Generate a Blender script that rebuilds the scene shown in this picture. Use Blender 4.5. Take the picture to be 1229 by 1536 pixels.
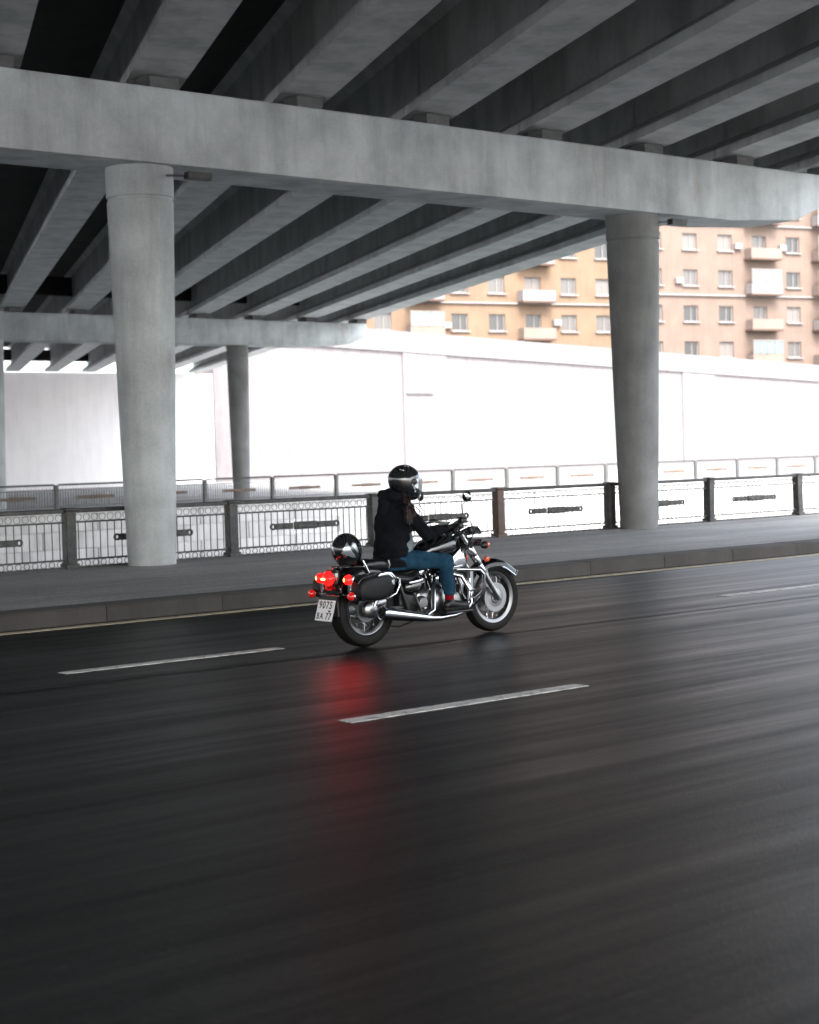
import bpy, bmesh, math, random
from mathutils import Vector, Matrix, noise
random.seed(7)
PI = math.pi
V = Vector
for o in list(bpy.data.objects):
    bpy.data.objects.remove(o)
S = bpy.context.scene
COL = S.collection

# ------------------------------------------------------------------ camera
TH, PITCH, ROLL = math.radians(50.334), math.radians(2.053), math.radians(1.6)
fwd = V((math.cos(TH)*math.cos(PITCH), math.sin(TH)*math.cos(PITCH), -math.sin(PITCH)))
rgt0 = V((math.sin(TH), -math.cos(TH), 0))
up0 = rgt0.cross(fwd)
rgt = rgt0*math.cos(ROLL) - up0*math.sin(ROLL)
upv = up0*math.cos(ROLL) + rgt0*math.sin(ROLL)
cd = bpy.data.cameras.new('camera')
cam = bpy.data.objects.new('camera', cd); COL.objects.link(cam)
M = Matrix((rgt, upv, -fwd)).transposed().to_4x4(); M.translation = V((0, 0, 1.76))
cam.matrix_world = M
cd.sensor_fit = 'VERTICAL'; cd.sensor_height = 36; cd.sensor_width = 28.8; cd.lens = 60
cd.clip_start = 0.1; cd.clip_end = 3000
cd.dof.use_dof = True; cd.dof.focus_distance = 16.1; cd.dof.aperture_fstop = 2.4
S.camera = cam

# ------------------------------------------------------------------ light
SUN_EL, SUN_AZ = math.radians(48), math.radians(-112)      # azimuth of the sun seen from the scene, from +X towards +Y
w = bpy.data.worlds.new('World'); S.world = w; w.use_nodes = True
nt = w.node_tree; nt.nodes.clear()
sky = nt.nodes.new('ShaderNodeTexSky'); sky.sky_type = 'NISHITA'; sky.sun_disc = False
sky.sun_elevation = SUN_EL; sky.sun_rotation = PI/2 - SUN_AZ
sky.air_density = 1.0; sky.dust_density = 4.0; sky.ozone_density = 1.0
bg = nt.nodes.new('ShaderNodeBackground'); bg.inputs[1].default_value = 0.15
wo = nt.nodes.new('ShaderNodeOutputWorld')
hs = nt.nodes.new('ShaderNodeHueSaturation'); hs.inputs['Saturation'].default_value = 0.42
nt.links.new(sky.outputs[0], hs.inputs['Color']); nt.links.new(hs.outputs[0], bg.inputs[0]); nt.links.new(bg.outputs[0], wo.inputs[0])
sl = bpy.data.lights.new('sun', 'SUN'); sl.energy = 0.6; sl.angle = math.radians(16); sl.color = (1, 0.94, 0.89)
sun = bpy.data.objects.new('sun', sl); COL.objects.link(sun)
sd = V((math.cos(SUN_EL)*math.cos(SUN_AZ), math.cos(SUN_EL)*math.sin(SUN_AZ), math.sin(SUN_EL)))
sun.rotation_euler = sd.to_track_quat('Z', 'Y').to_euler(); sun.location = (0, -60, 60)
vs = S.view_settings
vs.view_transform = 'Standard'; vs.look = 'None'; vs.exposure = 2.75; vs.gamma = 1; vs.use_curve_mapping = False
S.cycles.use_denoising = True
S.cycles.max_bounces = 8; S.cycles.diffuse_bounces = 5; S.cycles.transparent_max_bounces = 12
S.cycles.sample_clamp_indirect = 6

# ------------------------------------------------------------------ materials
def mat(name, col=(0.5,)*3, rough=0.5, metal=0.0, coat=0.0, emis=None, estr=0.0, trans=0.0, alpha=1.0, spec=0.5):
    m = bpy.data.materials.new(name); m.use_nodes = True
    b = m.node_tree.nodes['Principled BSDF']
    b.inputs['Base Color'].default_value = (*col, 1); b.inputs['Roughness'].default_value = rough
    b.inputs['Metallic'].default_value = metal; b.inputs['Coat Weight'].default_value = coat
    b.inputs['Coat Roughness'].default_value = 0.06
    b.inputs['Transmission Weight'].default_value = trans; b.inputs['Alpha'].default_value = alpha
    b.inputs['Specular IOR Level'].default_value = spec
    if emis:
        b.inputs['Emission Color'].default_value = (*emis, 1); b.inputs['Emission Strength'].default_value = estr
    return m

def nodes(m):
    return m.node_tree.nodes, m.node_tree.links, m.node_tree.nodes['Principled BSDF']

def coords(m, scale=(1, 1, 1), rot=(0, 0, 0), kind='Object'):
    n, l, b = nodes(m)
    tc = n.new('ShaderNodeTexCoord'); mp = n.new('ShaderNodeMapping')
    mp.inputs['Scale'].default_value = scale; mp.inputs['Rotation'].default_value = rot
    l.new(tc.outputs[kind], mp.inputs['Vector'])
    return mp.outputs[0]

def nz(m, vec, scale, detail=4, rough=0.55, dist=0.0):
    n, l, b = nodes(m)
    t = n.new('ShaderNodeTexNoise'); t.inputs['Scale'].default_value = scale; t.inputs['Detail'].default_value = detail
    t.inputs['Roughness'].default_value = rough; t.inputs['Distortion'].default_value = dist
    l.new(vec, t.inputs['Vector']); return t.outputs['Fac']

def ramp(m, fac, stops):
    n, l, b = nodes(m)
    r = n.new('ShaderNodeValToRGB'); e = r.color_ramp.elements
    while len(e) < len(stops): e.new(0.5)
    for q, (p, c) in zip(e, stops):
        q.position = p; q.color = (*c, 1) if len(c) == 3 else c
    l.new(fac, r.inputs[0]); return r.outputs[0]

def mix(m, fac, a, b_, mode='MIX'):
    n, l, b = nodes(m)
    x = n.new('ShaderNodeMix'); x.data_type = 'RGBA'; x.blend_type = mode
    if isinstance(fac, float): x.inputs[0].default_value = fac
    else: l.new(fac, x.inputs[0])
    for s, i in ((a, 6), (b_, 7)):
        if isinstance(s, tuple): x.inputs[i].default_value = (*s, 1)
        else: l.new(s, x.inputs[i])
    return x.outputs[2]

def bump(m, h, strength=0.3, dist=0.01):
    n, l, b = nodes(m)
    u = n.new('ShaderNodeBump'); u.inputs['Strength'].default_value = strength; u.inputs['Distance'].default_value = dist
    l.new(h, u.inputs['Height']); l.new(u.outputs[0], b.inputs['Normal'])

def setc(m, out, inp='Base Color'):
    n, l, b = nodes(m); l.new(out, b.inputs[inp])

def g3(v): return (v, v, v)

def concrete(name, c, dark=0.7, rough=0.85, streak=0.75, stain=0.0):
    m = mat(name, c, rough)
    v = coords(m); v2 = coords(m, (1.2, 1.2, 0.16))
    a = ramp(m, nz(m, v, 1.1, 6, 0.6), [(0.3, tuple(x*dark for x in c)), (0.62, c)])
    s = ramp(m, nz(m, v2, 1.7, 5, 0.65), [(0.36, g3(0.72)), (0.55, g3(1.0))])
    out = mix(m, streak, a, s, 'MULTIPLY')
    f = ramp(m, nz(m, v, 26, 3, 0.6), [(0.3, g3(0.86)), (0.7, g3(1.06))])
    out = mix(m, 0.6, out, f, 'MULTIPLY')
    if stain:                                   # rusty seepage in a few places
        k_ = ramp(m, nz(m, coords(m, (0.8, 0.8, 0.22)), 1.3, 6, 0.7), [(0.60, g3(0)), (0.74, g3(stain))])
        out = mix(m, k_, out, (c[0]*0.52, c[1]*0.42, c[2]*0.34))
    setc(m, out)
    n, l, b = nodes(m)
    h = n.new('ShaderNodeMath'); h.operation = 'MULTIPLY_ADD'; h.inputs[1].default_value = 0.5
    l.new(nz(m, v, 40, 5, 0.6), h.inputs[0]); l.new(nz(m, coords(m, (0.6, 0.6, 6)), 2.2, 3, 0.5), h.inputs[2])
    bump(m, h.outputs[0], 0.4, 0.008)
    return m

MT = {}
MT['concrete'] = concrete('pier_concrete', (0.52, 0.555, 0.56), 0.66, stain=0.55)
MT['shaded'] = concrete('shaded_column_concrete', (0.21, 0.215, 0.21), 0.65, stain=0.6)  # shade of the backlit columns put into the base colour
MT['girder'] = concrete('girder_concrete', (0.50, 0.525, 0.525), 0.72, stain=0.45)
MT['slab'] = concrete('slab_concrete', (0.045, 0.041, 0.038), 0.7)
MT['kerb'] = concrete('kerb_stone', (0.066, 0.060, 0.055), 0.75)
MT['quay'] = concrete('pale_quay_stone', (0.70, 0.69, 0.685), 0.85)
MT['white_wall'] = concrete('pale_wall', (0.19, 0.177, 0.184), 0.9, streak=0.5)
MT['abutment'] = concrete('whitewashed_abutment', (0.80, 0.78, 0.79), 0.95, streak=0.2)

def asphalt(name, c, rough_lo, rough_hi, grain=1.0):
    m = mat(name, c, 0.5)
    n, l, b = nodes(m)
    v = coords(m); vs_ = coords(m, (0.05, 1.0, 1.0))
    big = ramp(m, nz(m, v, 0.22, 4, 0.6), [(0.32, tuple(x*0.75 for x in c)), (0.68, tuple(x*1.15 for x in c))])
    lane = ramp(m, nz(m, vs_, 0.75, 5, 0.62), [(0.32, g3(0.62)), (0.6, g3(1.18))])
    out = mix(m, 0.8, big, lane, 'MULTIPLY')
    vo = n.new('ShaderNodeTexVoronoi'); vo.inputs['Scale'].default_value = 70; l.new(v, vo.inputs['Vector'])
    sp = ramp(m, vo.outputs['Color'], [(0.0, g3(0.3)), (0.7, g3(0.95)), (1.0, g3(3.0))])
    out = mix(m, 0.75*grain, out, sp, 'MULTIPLY')
    wv = coords(m, (0.04, 1.6, 1))
    st = ramp(m, nz(m, wv, 14.0, 5, 0.75), [(0.3, g3(0.55)), (0.7, g3(1.45))])
    out = mix(m, 0.8, out, st, 'MULTIPLY')
    setc(m, out)
    rr = ramp(m, nz(m, vs_, 2.6, 6, 0.7), [(0.3, g3(rough_lo)), (0.7, g3(rough_hi))])
    setc(m, rr, 'Roughness')
    h = n.new('ShaderNodeMath'); h.operation = 'ADD'
    l.new(nz(m, v, 120, 3, 0.7), h.inputs[0]); l.new(vo.outputs['Distance'], h.inputs[1])
    bump(m, h.outputs[0], 0.26, 0.004)
    return m
MT['asphalt'] = asphalt('road_asphalt', (0.0135, 0.0137, 0.0139), 0.30, 0.50)
MT['asphalt'].node_tree.nodes['Principled BSDF'].inputs['Specular IOR Level'].default_value = 0.15
MT['pavement'] = asphalt('pavement_asphalt', (0.28, 0.278, 0.27), 0.6, 0.8, 0.6)
MT['far_ground'] = asphalt('far_bank_paving', (0.50, 0.50, 0.49), 0.7, 0.9, 0.5)

def paint(name, c):
    m = mat(name, c, 0.6)
    v = coords(m)
    wear = ramp(m, nz(m, v, 9, 6, 0.75), [(0.36, tuple(x*0.35 for x in c)), (0.52, c)])
    fine = ramp(m, nz(m, v, 60, 3, 0.7), [(0.3, g3(0.7)), (0.6, g3(1.0))])
    setc(m, mix(m, 0.8, wear, fine, 'MULTIPLY')); bump(m, nz(m, v, 110, 3, 0.7), 0.25, 0.003)
    return m
MT['line_white'] = paint('worn_white_road_paint', (0.72, 0.71, 0.69))
MT['line_yellow'] = paint('worn_cream_road_paint', (0.62, 0.54, 0.38))

def metalpaint(name, c, c2, rough=0.55):
    m = mat(name, c, rough)
    v = coords(m)
    setc(m, ramp(m, nz(m, v, 7, 6, 0.7), [(0.42, c), (0.66, c2)])); bump(m, nz(m, v, 60, 3), 0.2, 0.003)
    return m
MT['fence'] = metalpaint('dark_fence_iron', (0.028, 0.030, 0.031), (0.075, 0.07, 0.065))
MT['fence_grey'] = metalpaint('grey_fence_paint', (0.10, 0.103, 0.103), (0.07, 0.068, 0.066))
MT['fence_brown'] = metalpaint('rusty_fence_post', (0.075, 0.045, 0.032), (0.12, 0.07, 0.05))
MT['plaque_brown'] = metalpaint('rusty_plaque', (0.10, 0.065, 0.048), (0.16, 0.11, 0.08))

m = mat('canal_water', (0.10, 0.12, 0.12), 0.08); MT['water'] = m
bump(m, nz(m, coords(m, (0.4, 1, 1)), 2.2, 4, 0.6), 0.25, 0.05)

def wall_mat(name, c, sc):
    m = mat(name, c, 0.85)
    n, l, b = nodes(m)
    v = coords(m)
    a = ramp(m, nz(m, v, 0.5, 5, 0.6), [(0.3, tuple(x*0.86 for x in c)), (0.7, tuple(min(1, x*1.06) for x in c))])
    s = ramp(m, nz(m, coords(m, (2, 2, 0.2)), 2.0, 4, 0.6), [(0.35, g3(0.86)), (0.55, g3(1))])
    setc(m, mix(m, 0.8, a, s, 'MULTIPLY')); bump(m, nz(m, v, 14, 4), 0.2, 0.02)
    return m
MT['brick_pink'] = wall_mat('pinkish_facade', (0.165, 0.120, 0.096), 1)
MT['ochre'] = wall_mat('ochre_facade', (0.175, 0.117, 0.076), 1)
MT['trim'] = wall_mat('pale_trim', (0.23, 0.215, 0.212), 1)
MT['facade_panel'] = wall_mat('balcony_panel', (0.20, 0.155, 0.13), 1)
MT['slab_edge'] = mat('balcony_slab', (0.09, 0.055, 0.04), 0.8)
MT['pane'] = mat('window_glass', (0.085, 0.08, 0.078), 0.08, spec=0.8)
MT['pane_dark'] = mat('dark_window_glass', (0.035, 0.036, 0.038), 0.08, spec=0.8)
MT['curtain'] = mat('curtained_window', (0.15, 0.135, 0.125), 0.3)
MT['pane_green'] = mat('balcony_glazing', (0.12, 0.15, 0.15), 0.1, spec=0.8)
MT['blue'] = mat('blue_awning', (0.03, 0.06, 0.22), 0.6)

# motorcycle / rider
MT['black_paint'] = mat('gloss_black_paint', (0.0045, 0.005, 0.006), 0.16, coat=1.0)
MT['black_metal'] = mat('satin_black_metal', (0.008, 0.0085, 0.009), 0.42)
MT['rubber'] = mat('tyre_rubber', (0.0065, 0.006, 0.0056), 0.6, spec=0.2)
MT['chrome'] = mat('chrome', (0.62, 0.63, 0.65), 0.10, 1.0)
MT['brushed'] = mat('cast_aluminium', (0.34, 0.345, 0.35), 0.36, 1.0)
MT['rim'] = mat('wheel_rim_metal', (0.21, 0.21, 0.215), 0.30, 1.0)
MT['dark_engine'] = mat('engine_black', (0.018, 0.0185, 0.0195), 0.4, 0.4)
m = mat('black_leather', (0.005, 0.0055, 0.0065), 0.5, spec=0.25); MT['leather'] = m; bump(m, nz(m, coords(m), 90, 4, 0.6), 0.35, 0.003)
m = mat('saddle_leather', (0.006, 0.0065, 0.0075), 0.34); MT['seat'] = m; bump(m, nz(m, coords(m), 70, 4, 0.6), 0.25, 0.002)
MT['red_lens'] = mat('lit_red_lens', (0.6, 0.01, 0.01), 0.2, emis=(1, 0.006, 0.005), estr=0.55)
MT['hot_lens'] = mat('lit_bulb', (0.8, 0.3, 0.1), 0.2, emis=(1, 0.30, 0.06), estr=2.5)
MT['dim_lens'] = mat('red_signal_lens', (0.42, 0.012, 0.010), 0.15, emis=(1, 0.02, 0.01), estr=0.03, coat=0.5)
MT['orange_lens'] = mat('orange_signal_lens', (0.65, 0.09, 0.02), 0.18, coat=0.5)
MT['plate'] = mat('white_number_plate', (0.80, 0.80, 0.82), 0.35)
MT['plate_ink'] = mat('plate_lettering', (0.012, 0.012, 0.014), 0.5)
MT['screen'] = mat('pale_reflection_screen', (0.55, 0.66, 0.60), 0.12, coat=0.4)  # reflected light put into the pale base colour
MT['mirror'] = mat('mirror_glass', (0.75, 0.80, 0.82), 0.04, 1.0)
m = mat('helmet_gloss_black', (0.010, 0.011, 0.013), 0.14, coat=1.0); MT['helmet'] = m
m = mat('helmet_black_with_silver_flashes', (0.010, 0.012, 0.014), 0.16, coat=1.0); MT['helmet2'] = m
MT['silver'] = mat('silver_flash_paint', (0.34, 0.39, 0.42), 0.22, 0.6, coat=0.8)
MT['decal'] = mat('pale_decal', (0.62, 0.60, 0.60), 0.4)
m = mat('visor', (0.75, 0.78, 0.80), 0.04, spec=0.6); MT['visor'] = m
n, l, b = nodes(m)
tr = n.new('ShaderNodeBsdfTransparent'); tr.inputs[0].default_value = (0.80, 0.83, 0.85, 1)
gl = n.new('ShaderNodeBsdfGlossy'); gl.inputs['Roughness'].default_value = 0.03
fr = n.new('ShaderNodeFresnel'); fr.inputs[0].default_value = 1.5
ms = n.new('ShaderNodeMixShader'); l.new(fr.outputs[0], ms.inputs[0]); l.new(tr.outputs[0], ms.inputs[1]); l.new(gl.outputs[0], ms.inputs[2])
l.new(ms.outputs[0], n['Material Output'].inputs[0])

def fabric(name, c, c2, wscale=240, rough=0.9):
    m = mat(name, c, rough, spec=0.10)
    v = coords(m)
    setc(m, ramp(m, nz(m, v, 11, 6, 0.65), [(0.35, c), (0.68, c2)]))
    n, l, b = nodes(m)
    h = n.new('ShaderNodeMath'); h.operation = 'MULTIPLY_ADD'; h.inputs[1].default_value = 0.35
    l.new(nz(m, v, wscale, 2), h.inputs[0]); l.new(nz(m, v, 22, 4, 0.6, 0.6), h.inputs[2])
    bump(m, h.outputs[0], 0.5, 0.008)
    b.inputs['Sheen Weight'].default_value = 0.0
    return m
MT['hoodie'] = fabric('black_hoodie_fleece', (0.0040, 0.0050, 0.0066), (0.0075, 0.0090, 0.0115))
MT['jeans'] = fabric('blue_denim', (0.0075, 0.029, 0.056), (0.018, 0.060, 0.100))
MT['shirt'] = fabric('pale_blue_grey_shirt', (0.14, 0.18, 0.21), (0.22, 0.26, 0.30))
MT['sock'] = fabric('red_sock', (0.16, 0.003, 0.006), (0.22, 0.006, 0.009))
MT['shoe'] = mat('black_shoe', (0.005, 0.005, 0.0055), 0.5)
MT['glove'] = fabric('black_glove', (0.005, 0.005, 0.0055), (0.009, 0.009, 0.0095), 200, 0.6)
MT['skin'] = mat('skin', (0.50, 0.29, 0.21), 0.5); MT['skin'].node_tree.nodes['Principled BSDF'].inputs['Subsurface Weight'].default_value = 0.1
m = mat('reddish_brown_hair', (0.05, 0.022, 0.016), 0.42); MT['hair'] = m
setc(m, ramp(m, nz(m, coords(m, (1, 1, 0.35)), 34, 3), [(0.38, (0.007, 0.004, 0.004)), (0.56, (0.020, 0.009, 0.008)), (0.72, (0.19, 0.075, 0.065))]))
MT['eye'] = mat('eye', (0.7, 0.7, 0.68), 0.2)

# ------------------------------------------------------------------ mesh helpers
class MB:
    def __init__(s): s.bm = bmesh.new()
    def ring_loft(s, rings, cap=True, closed=False):
        bm = s.bm
        vr = [[bm.verts.new(p) for p in r] for r in rings]
        n = len(vr[0]); k = len(vr)
        for i in range(k if closed else k-1):
            a, b = vr[i], vr[(i+1) % k]
            for j in range(n):
                bm.faces.new((a[j], a[(j+1) % n], b[(j+1) % n], b[j]))
        if cap and not closed:
            bm.faces.new(vr[0][::-1]); bm.faces.new(vr[-1])
        return s
    def box(s, c, size, bev=0.0, rot=None, seg=1):
        r = bmesh.ops.create_cube(s.bm, size=1.0)
        vs_ = r['verts']
        for v in vs_: v.co = V((v.co.x*size[0], v.co.y*size[1], v.co.z*size[2]))
        if bev > 0:
            es = list({e for v in vs_ for e in v.link_edges})
            q = bmesh.ops.bevel(s.bm, geom=es, offset=bev, segments=seg, affect='EDGES', profile=0.5)
            vs_ = list({v for f in q['faces'] for v in f.verts} | {v for v in vs_ if v.is_valid})
        mt = Matrix.Translation(V(c))
        if rot is not None: mt = mt @ (rot if isinstance(rot, Matrix) else Matrix.Rotation(rot[1], 4, rot[0]))
        bmesh.ops.transform(s.bm, matrix=mt, verts=vs_)
        return s
    def tube(s, pts, r, n=10, cap=True, closed=False, flat=1.0, up=None):
        pts = [V(p) for p in pts]; k = len(pts)
        rs = r if isinstance(r, (list, tuple)) else [r]*k
        rings = []; prev = None
        for i in range(k):
            if closed: t = pts[(i+1) % k]-pts[i-1]
            else: t = (pts[min(i+1, k-1)]-pts[max(i-1, 0)])
            t = t.normalized()
            if prev is None:
                a = V(up) if up else (V((0, 0, 1)) if abs(t.z) < 0.9 else V((1, 0, 0)))
                u = (a - t*a.dot(t)).normalized()
            else:
                u = prev - t*prev.dot(t)
                u = u.normalized() if u.length > 1e-6 else prev
            prev = u; w_ = t.cross(u)
            rings.append([pts[i]+u*math.cos(2*PI*j/n)*rs[i]+w_*math.sin(2*PI*j/n)*rs[i]*flat for j in range(n)])
        return s.ring_loft(rings, cap, closed)
    def lathe(s, prof, o=(0, 0, 0), axis=(0, 1, 0), n=32, closed=False, a0=0, a1=2*PI):
        o = V(o); ax = V(axis).normalized()
        a = V((0, 0, 1)) if abs(ax.z) < 0.9 else V((1, 0, 0))
        u = (a-ax*a.dot(ax)).normalized(); w_ = ax.cross(u)
        full = abs(a1-a0-2*PI) < 1e-6
        cols = []
        for j in range(n if full else n+1):
            t = a0+(a1-a0)*j/n
            d = u*math.cos(t)+w_*math.sin(t)
            cols.append([s.bm.verts.new(o+d*r+ax*h) for r, h in prof])
        m = len(prof)
        for j in range(n):
            A, B = cols[j], cols[(j+1) % len(cols)]
            for i in range(m if closed else m-1):
                s.bm.faces.new((A[i], A[(i+1) % m], B[(i+1) % m], B[i]))
        if not closed and full:
            if prof[0][0] > 1e-6: s.bm.faces.new([c[0] for c in cols])
            if prof[-1][0] > 1e-6: s.bm.faces.new([c[-1] for c in cols][::-1])
        if closed and not full:
            s.bm.faces.new(cols[0]); s.bm.faces.new(cols[-1][::-1])
        return s
    def prism(s, poly, plane='XZ', d0=0, d1=1, bev=0):
        def P(p, d): return V((p[0], d, p[1])) if plane == 'XZ' else (V((p[0], p[1], d)) if plane == 'XY' else V((d, p[0], p[1])))
        a = [s.bm.verts.new(P(p, d0)) for p in poly]; b = [s.bm.verts.new(P(p, d1)) for p in poly]
        n = len(poly)
        fs = [s.bm.faces.new(a), s.bm.faces.new(b[::-1])]
        for i in range(n): fs.append(s.bm.faces.new((a[i], b[i], b[(i+1) % n], a[(i+1) % n])))
        if bev:
            es = list({e for f in fs for e in f.edges})
            bmesh.ops.bevel(s.bm, geom=es, offset=bev, segments=2, affect='EDGES', profile=0.5)
        return s
    def ball(s, c, r, seg=18, rot=None):
        q = bmesh.ops.create_uvsphere(s.bm, u_segments=seg, v_segments=max(8, seg*2//3), radius=1)
        r = r if isinstance(r, (tuple, list)) else (r, r, r)
        mt = Matrix.Translation(V(c))
        if rot is not None: mt = mt @ Matrix.Rotation(rot[1], 4, rot[0])
        mt = mt @ Matrix.Diagonal((*r, 1))
        bmesh.ops.transform(s.bm, matrix=mt, verts=q['verts'])
        return s
    def capsule(s, p0, p1, r0, r1, n=14):
        p0, p1 = V(p0), V(p1); d = (p1-p0)
        t = d.normalized(); a = V((0, 0, 1)) if abs(t.z) < 0.9 else V((1, 0, 0))
        u = (a-t*a.dot(t)).normalized(); w_ = t.cross(u)
        rings = []
        for th in (-80, -50, -20): rings.append((p0+t*r0*math.sin(math.radians(th)), r0*math.cos(math.radians(th))))
        for th in (20, 50, 80): rings.append((p1+t*r1*math.sin(math.radians(th)), r1*math.cos(math.radians(th))))
        return s.ring_loft([[c+u*r*math.cos(2*PI*j/n)+w_*r*math.sin(2*PI*j/n) for j in range(n)] for c, r in rings])
    def chain(s, pts, rs, n=14):
        for i in range(len(pts)-1): s.capsule(pts[i], pts[i+1], rs[i], rs[i+1], n)
        return s
    def mesh(s, name, m=None, smooth=True, angle=38):
        bmesh.ops.recalc_face_normals(s.bm, faces=s.bm.faces)
        me = bpy.data.meshes.new(name); s.bm.to_mesh(me); s.bm.free()
        if m: me.materials.append(m)
        if smooth:
            me.polygons.foreach_set('use_smooth', [True]*len(me.polygons))
            if angle: me.set_sharp_from_angle(angle=math.radians(angle))
        return me
    def build(s, name, m, parent=None, smooth=True, angle=38, loc=None):
        return link(name, s.mesh(name, m, smooth, angle), parent, loc)

def link(name, me, parent=None, loc=None):
    o = bpy.data.objects.new(name, me); COL.objects.link(o)
    if parent: o.parent = parent
    if loc: o.location = loc
    return o
def empty(name, loc=(0, 0, 0), rz=0, parent=None):
    o = bpy.data.objects.new(name, None); COL.objects.link(o); o.location = loc; o.rotation_euler = (0, 0, rz)
    o.empty_display_size = 0.2
    if parent: o.parent = parent
    return o
def tag(o, label, cat, group=None):
    o['label'] = label; o['category'] = cat
    if group: o['group'] = group
    return o
def struct(o): o['kind'] = 'structure'; return o
def stuff(o): o['kind'] = 'stuff'; return o

def remesh(mb, name, m, parent=None, voxel=0.01, smooth=4, fold=None, loc=None):
    """union of overlapping closed shapes -> one continuous surface"""
    me = mb.mesh('tmp', None, True, None)
    t = bpy.data.objects.new('tmp', me); COL.objects.link(t)
    md = t.modifiers.new('r', 'REMESH'); md.mode = 'VOXEL'; md.voxel_size = voxel; md.use_smooth_shade = True
    if smooth:
        s = t.modifiers.new('s', 'SMOOTH'); s.factor = 0.5; s.iterations = smooth
    dg = bpy.context.evaluated_depsgraph_get(); dg.update()
    out = bpy.data.meshes.new_from_object(t.evaluated_get(dg)); out.name = name
    bpy.data.objects.remove(t); bpy.data.meshes.remove(me)
    out.materials.clear(); out.materials.append(m)
    if fold:
        ns = [v.normal.copy() for v in out.vertices]
        for v, nn in zip(out.vertices, ns): v.co = v.co + nn*fold(v.co.copy())
    out.polygons.foreach_set('use_smooth', [True]*len(out.polygons))
    return link(name, out, parent, loc)

def text_mesh(txt, size, m, name):
    c = bpy.data.curves.new(name, 'FONT'); c.body = txt; c.size = size; c.extrude = 0.0008; c.align_x = 'CENTER'; c.align_y = 'CENTER'
    c.offset = 0.0012
    t = bpy.data.objects.new('tmp', c); COL.objects.link(t)
    dg = bpy.context.evaluated_depsgraph_get(); dg.update()
    me = bpy.data.meshes.new_from_object(t.evaluated_get(dg)); me.name = name
    bpy.data.objects.remove(t); me.materials.clear(); me.materials.append(m)
    return me

# ================================================================== SETTING
ZP = 0.17                                     # pavement level
K = 0.435                                     # skew of the bridge: dX per dY

def sheet(name, x0, x1, y0, y1, z, m, nx=1, ny=1):
    b = MB(); bm = b.bm
    g = [[bm.verts.new((x0+(x1-x0)*i/nx, y0+(y1-y0)*j/ny, z)) for j in range(ny+1)] for i in range(nx+1)]
    for i in range(nx):
        for j in range(ny): bm.faces.new((g[i][j], g[i+1][j], g[i+1][j+1], g[i][j+1]))
    return struct(b.build(name, m, smooth=False))

sheet('ground', -900, 900, -900, -6.0, -0.02, MT['far_ground'])
sheet('road', -300, 300, -6.0, 16.35, 0.0, MT['asphalt'])
b = MB(); b.box((0, 19.6, ZP/2-0.1), (600, 5.62, ZP+0.2)); struct(b.build('pavement', MT['pavement'], smooth=False))
# kerb: stones laid end to end
kb = struct(empty('kerb', (0, 0, 0)))
km = MB(); km.prism([(16.35, -0.1), (16.36, 0.15), (16.385, ZP+0.006), (16.785, ZP+0.006), (16.785, -0.1)], 'YZ', -0.745, 0.745, 0)
kme = km.mesh('kerbstone', MT['kerb'], smooth=False)
for i in range(78):
    o = link('kerbstone', kme, kb, (-32+1.5*i, random.uniform(-.004, .004), random.uniform(-.004, .003)))
# road markings
b = MB(); b.box((0, 16.08, 0.004), (200, 0.17, 0.004)); struct(b.build('edge_line', MT['line_yellow'], smooth=False))
dm = MB().box((0, 0, 0.004), (2.2, 0.15, 0.004)).mesh('lane_dash', MT['line_white'], smooth=False)
for cx_, cy_ in ((7.83, 8.84), (7.83, 12.67), (16.25, 12.72), (24.6, 12.72), (16.2, 8.84), (-0.6, 8.84), (-0.6, 12.67)):
    struct(link('lane_dash', dm, None, (cx_, cy_, 0)))
b = MB(); rr0 = random.Random(5); yo = 11.9; A = []; Bv = []
for i in range(241):
    x = -20+0.4*i; yo += rr0.uniform(-.012, .012)+(11.9-yo)*0.05
    A.append(b.bm.verts.new((x, yo-rr0.uniform(.03, .06), 0.004))); Bv.append(b.bm.verts.new((x, yo+rr0.uniform(.045, .075), 0.004)))
for i in range(240): b.bm.faces.new((A[i], A[i+1], Bv[i+1], Bv[i]))
MT['tar'] = mat('tar_seam', (0.006, 0.006, 0.006), 0.42, spec=0.2)
struct(b.build('tar_seam', MT['tar'], smooth=False))
# canal
WZ = -1.75
sheet('water', -400, 400, 22.4, 50.2, WZ, MT['water'])
sheet('canal_bed', -400, 400, 22.2, 50.4, WZ-1.6, MT['far_ground'])
sheet('far_bank', -900, 900, 50.15, 1200, -0.02, MT['far_ground'])

def quay(name, y0, y1, ztop, label):
    r = empty(name, (0, y0, 0)); tag(r, label, 'wall')
    stones = MB().box((0, 0, 0), (3.96, y1-y0, 0.56), 0.012).mesh('stone_block', MT['quay'], smooth=False)
    # courses of big blocks, each proud or set back a little
    for cidx, zc in enumerate((-0.285, -0.855, -1.425, -1.995)):
        for i in range(26):
            x = 2+4*i+(2 if cidx % 2 else 0)
            link('stone_block', stones, r, (x, (y1-y0)/2+random.uniform(-.012, .012), zc))
    MB().box((50, (y1-y0)/2+0.05, -1.7), (400, (y1-y0)-0.1, 3.2)).build('core', MT['quay'], r, smooth=False)
    MB().box((50, (y1-y0)/2-0.03, ztop/2), (400, (y1-y0)+0.18, ztop), 0.0).build('coping', MT['kerb'] if y0 < 30 else MT['quay'], r, smooth=False)
    return r
quay('quay_wall', 49.9, 50.6, 0.12, 'pale stone quay wall on the far side of the canal behind the railing')
b = MB(); b.box((0, 22.55, -1.4), (600, 0.28, 2.84)); 
o = b.build('embankment_wall', MT['kerb'], smooth=False); tag(o, 'low dark stone edge under the near railing beside the pavement', 'wall')

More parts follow.
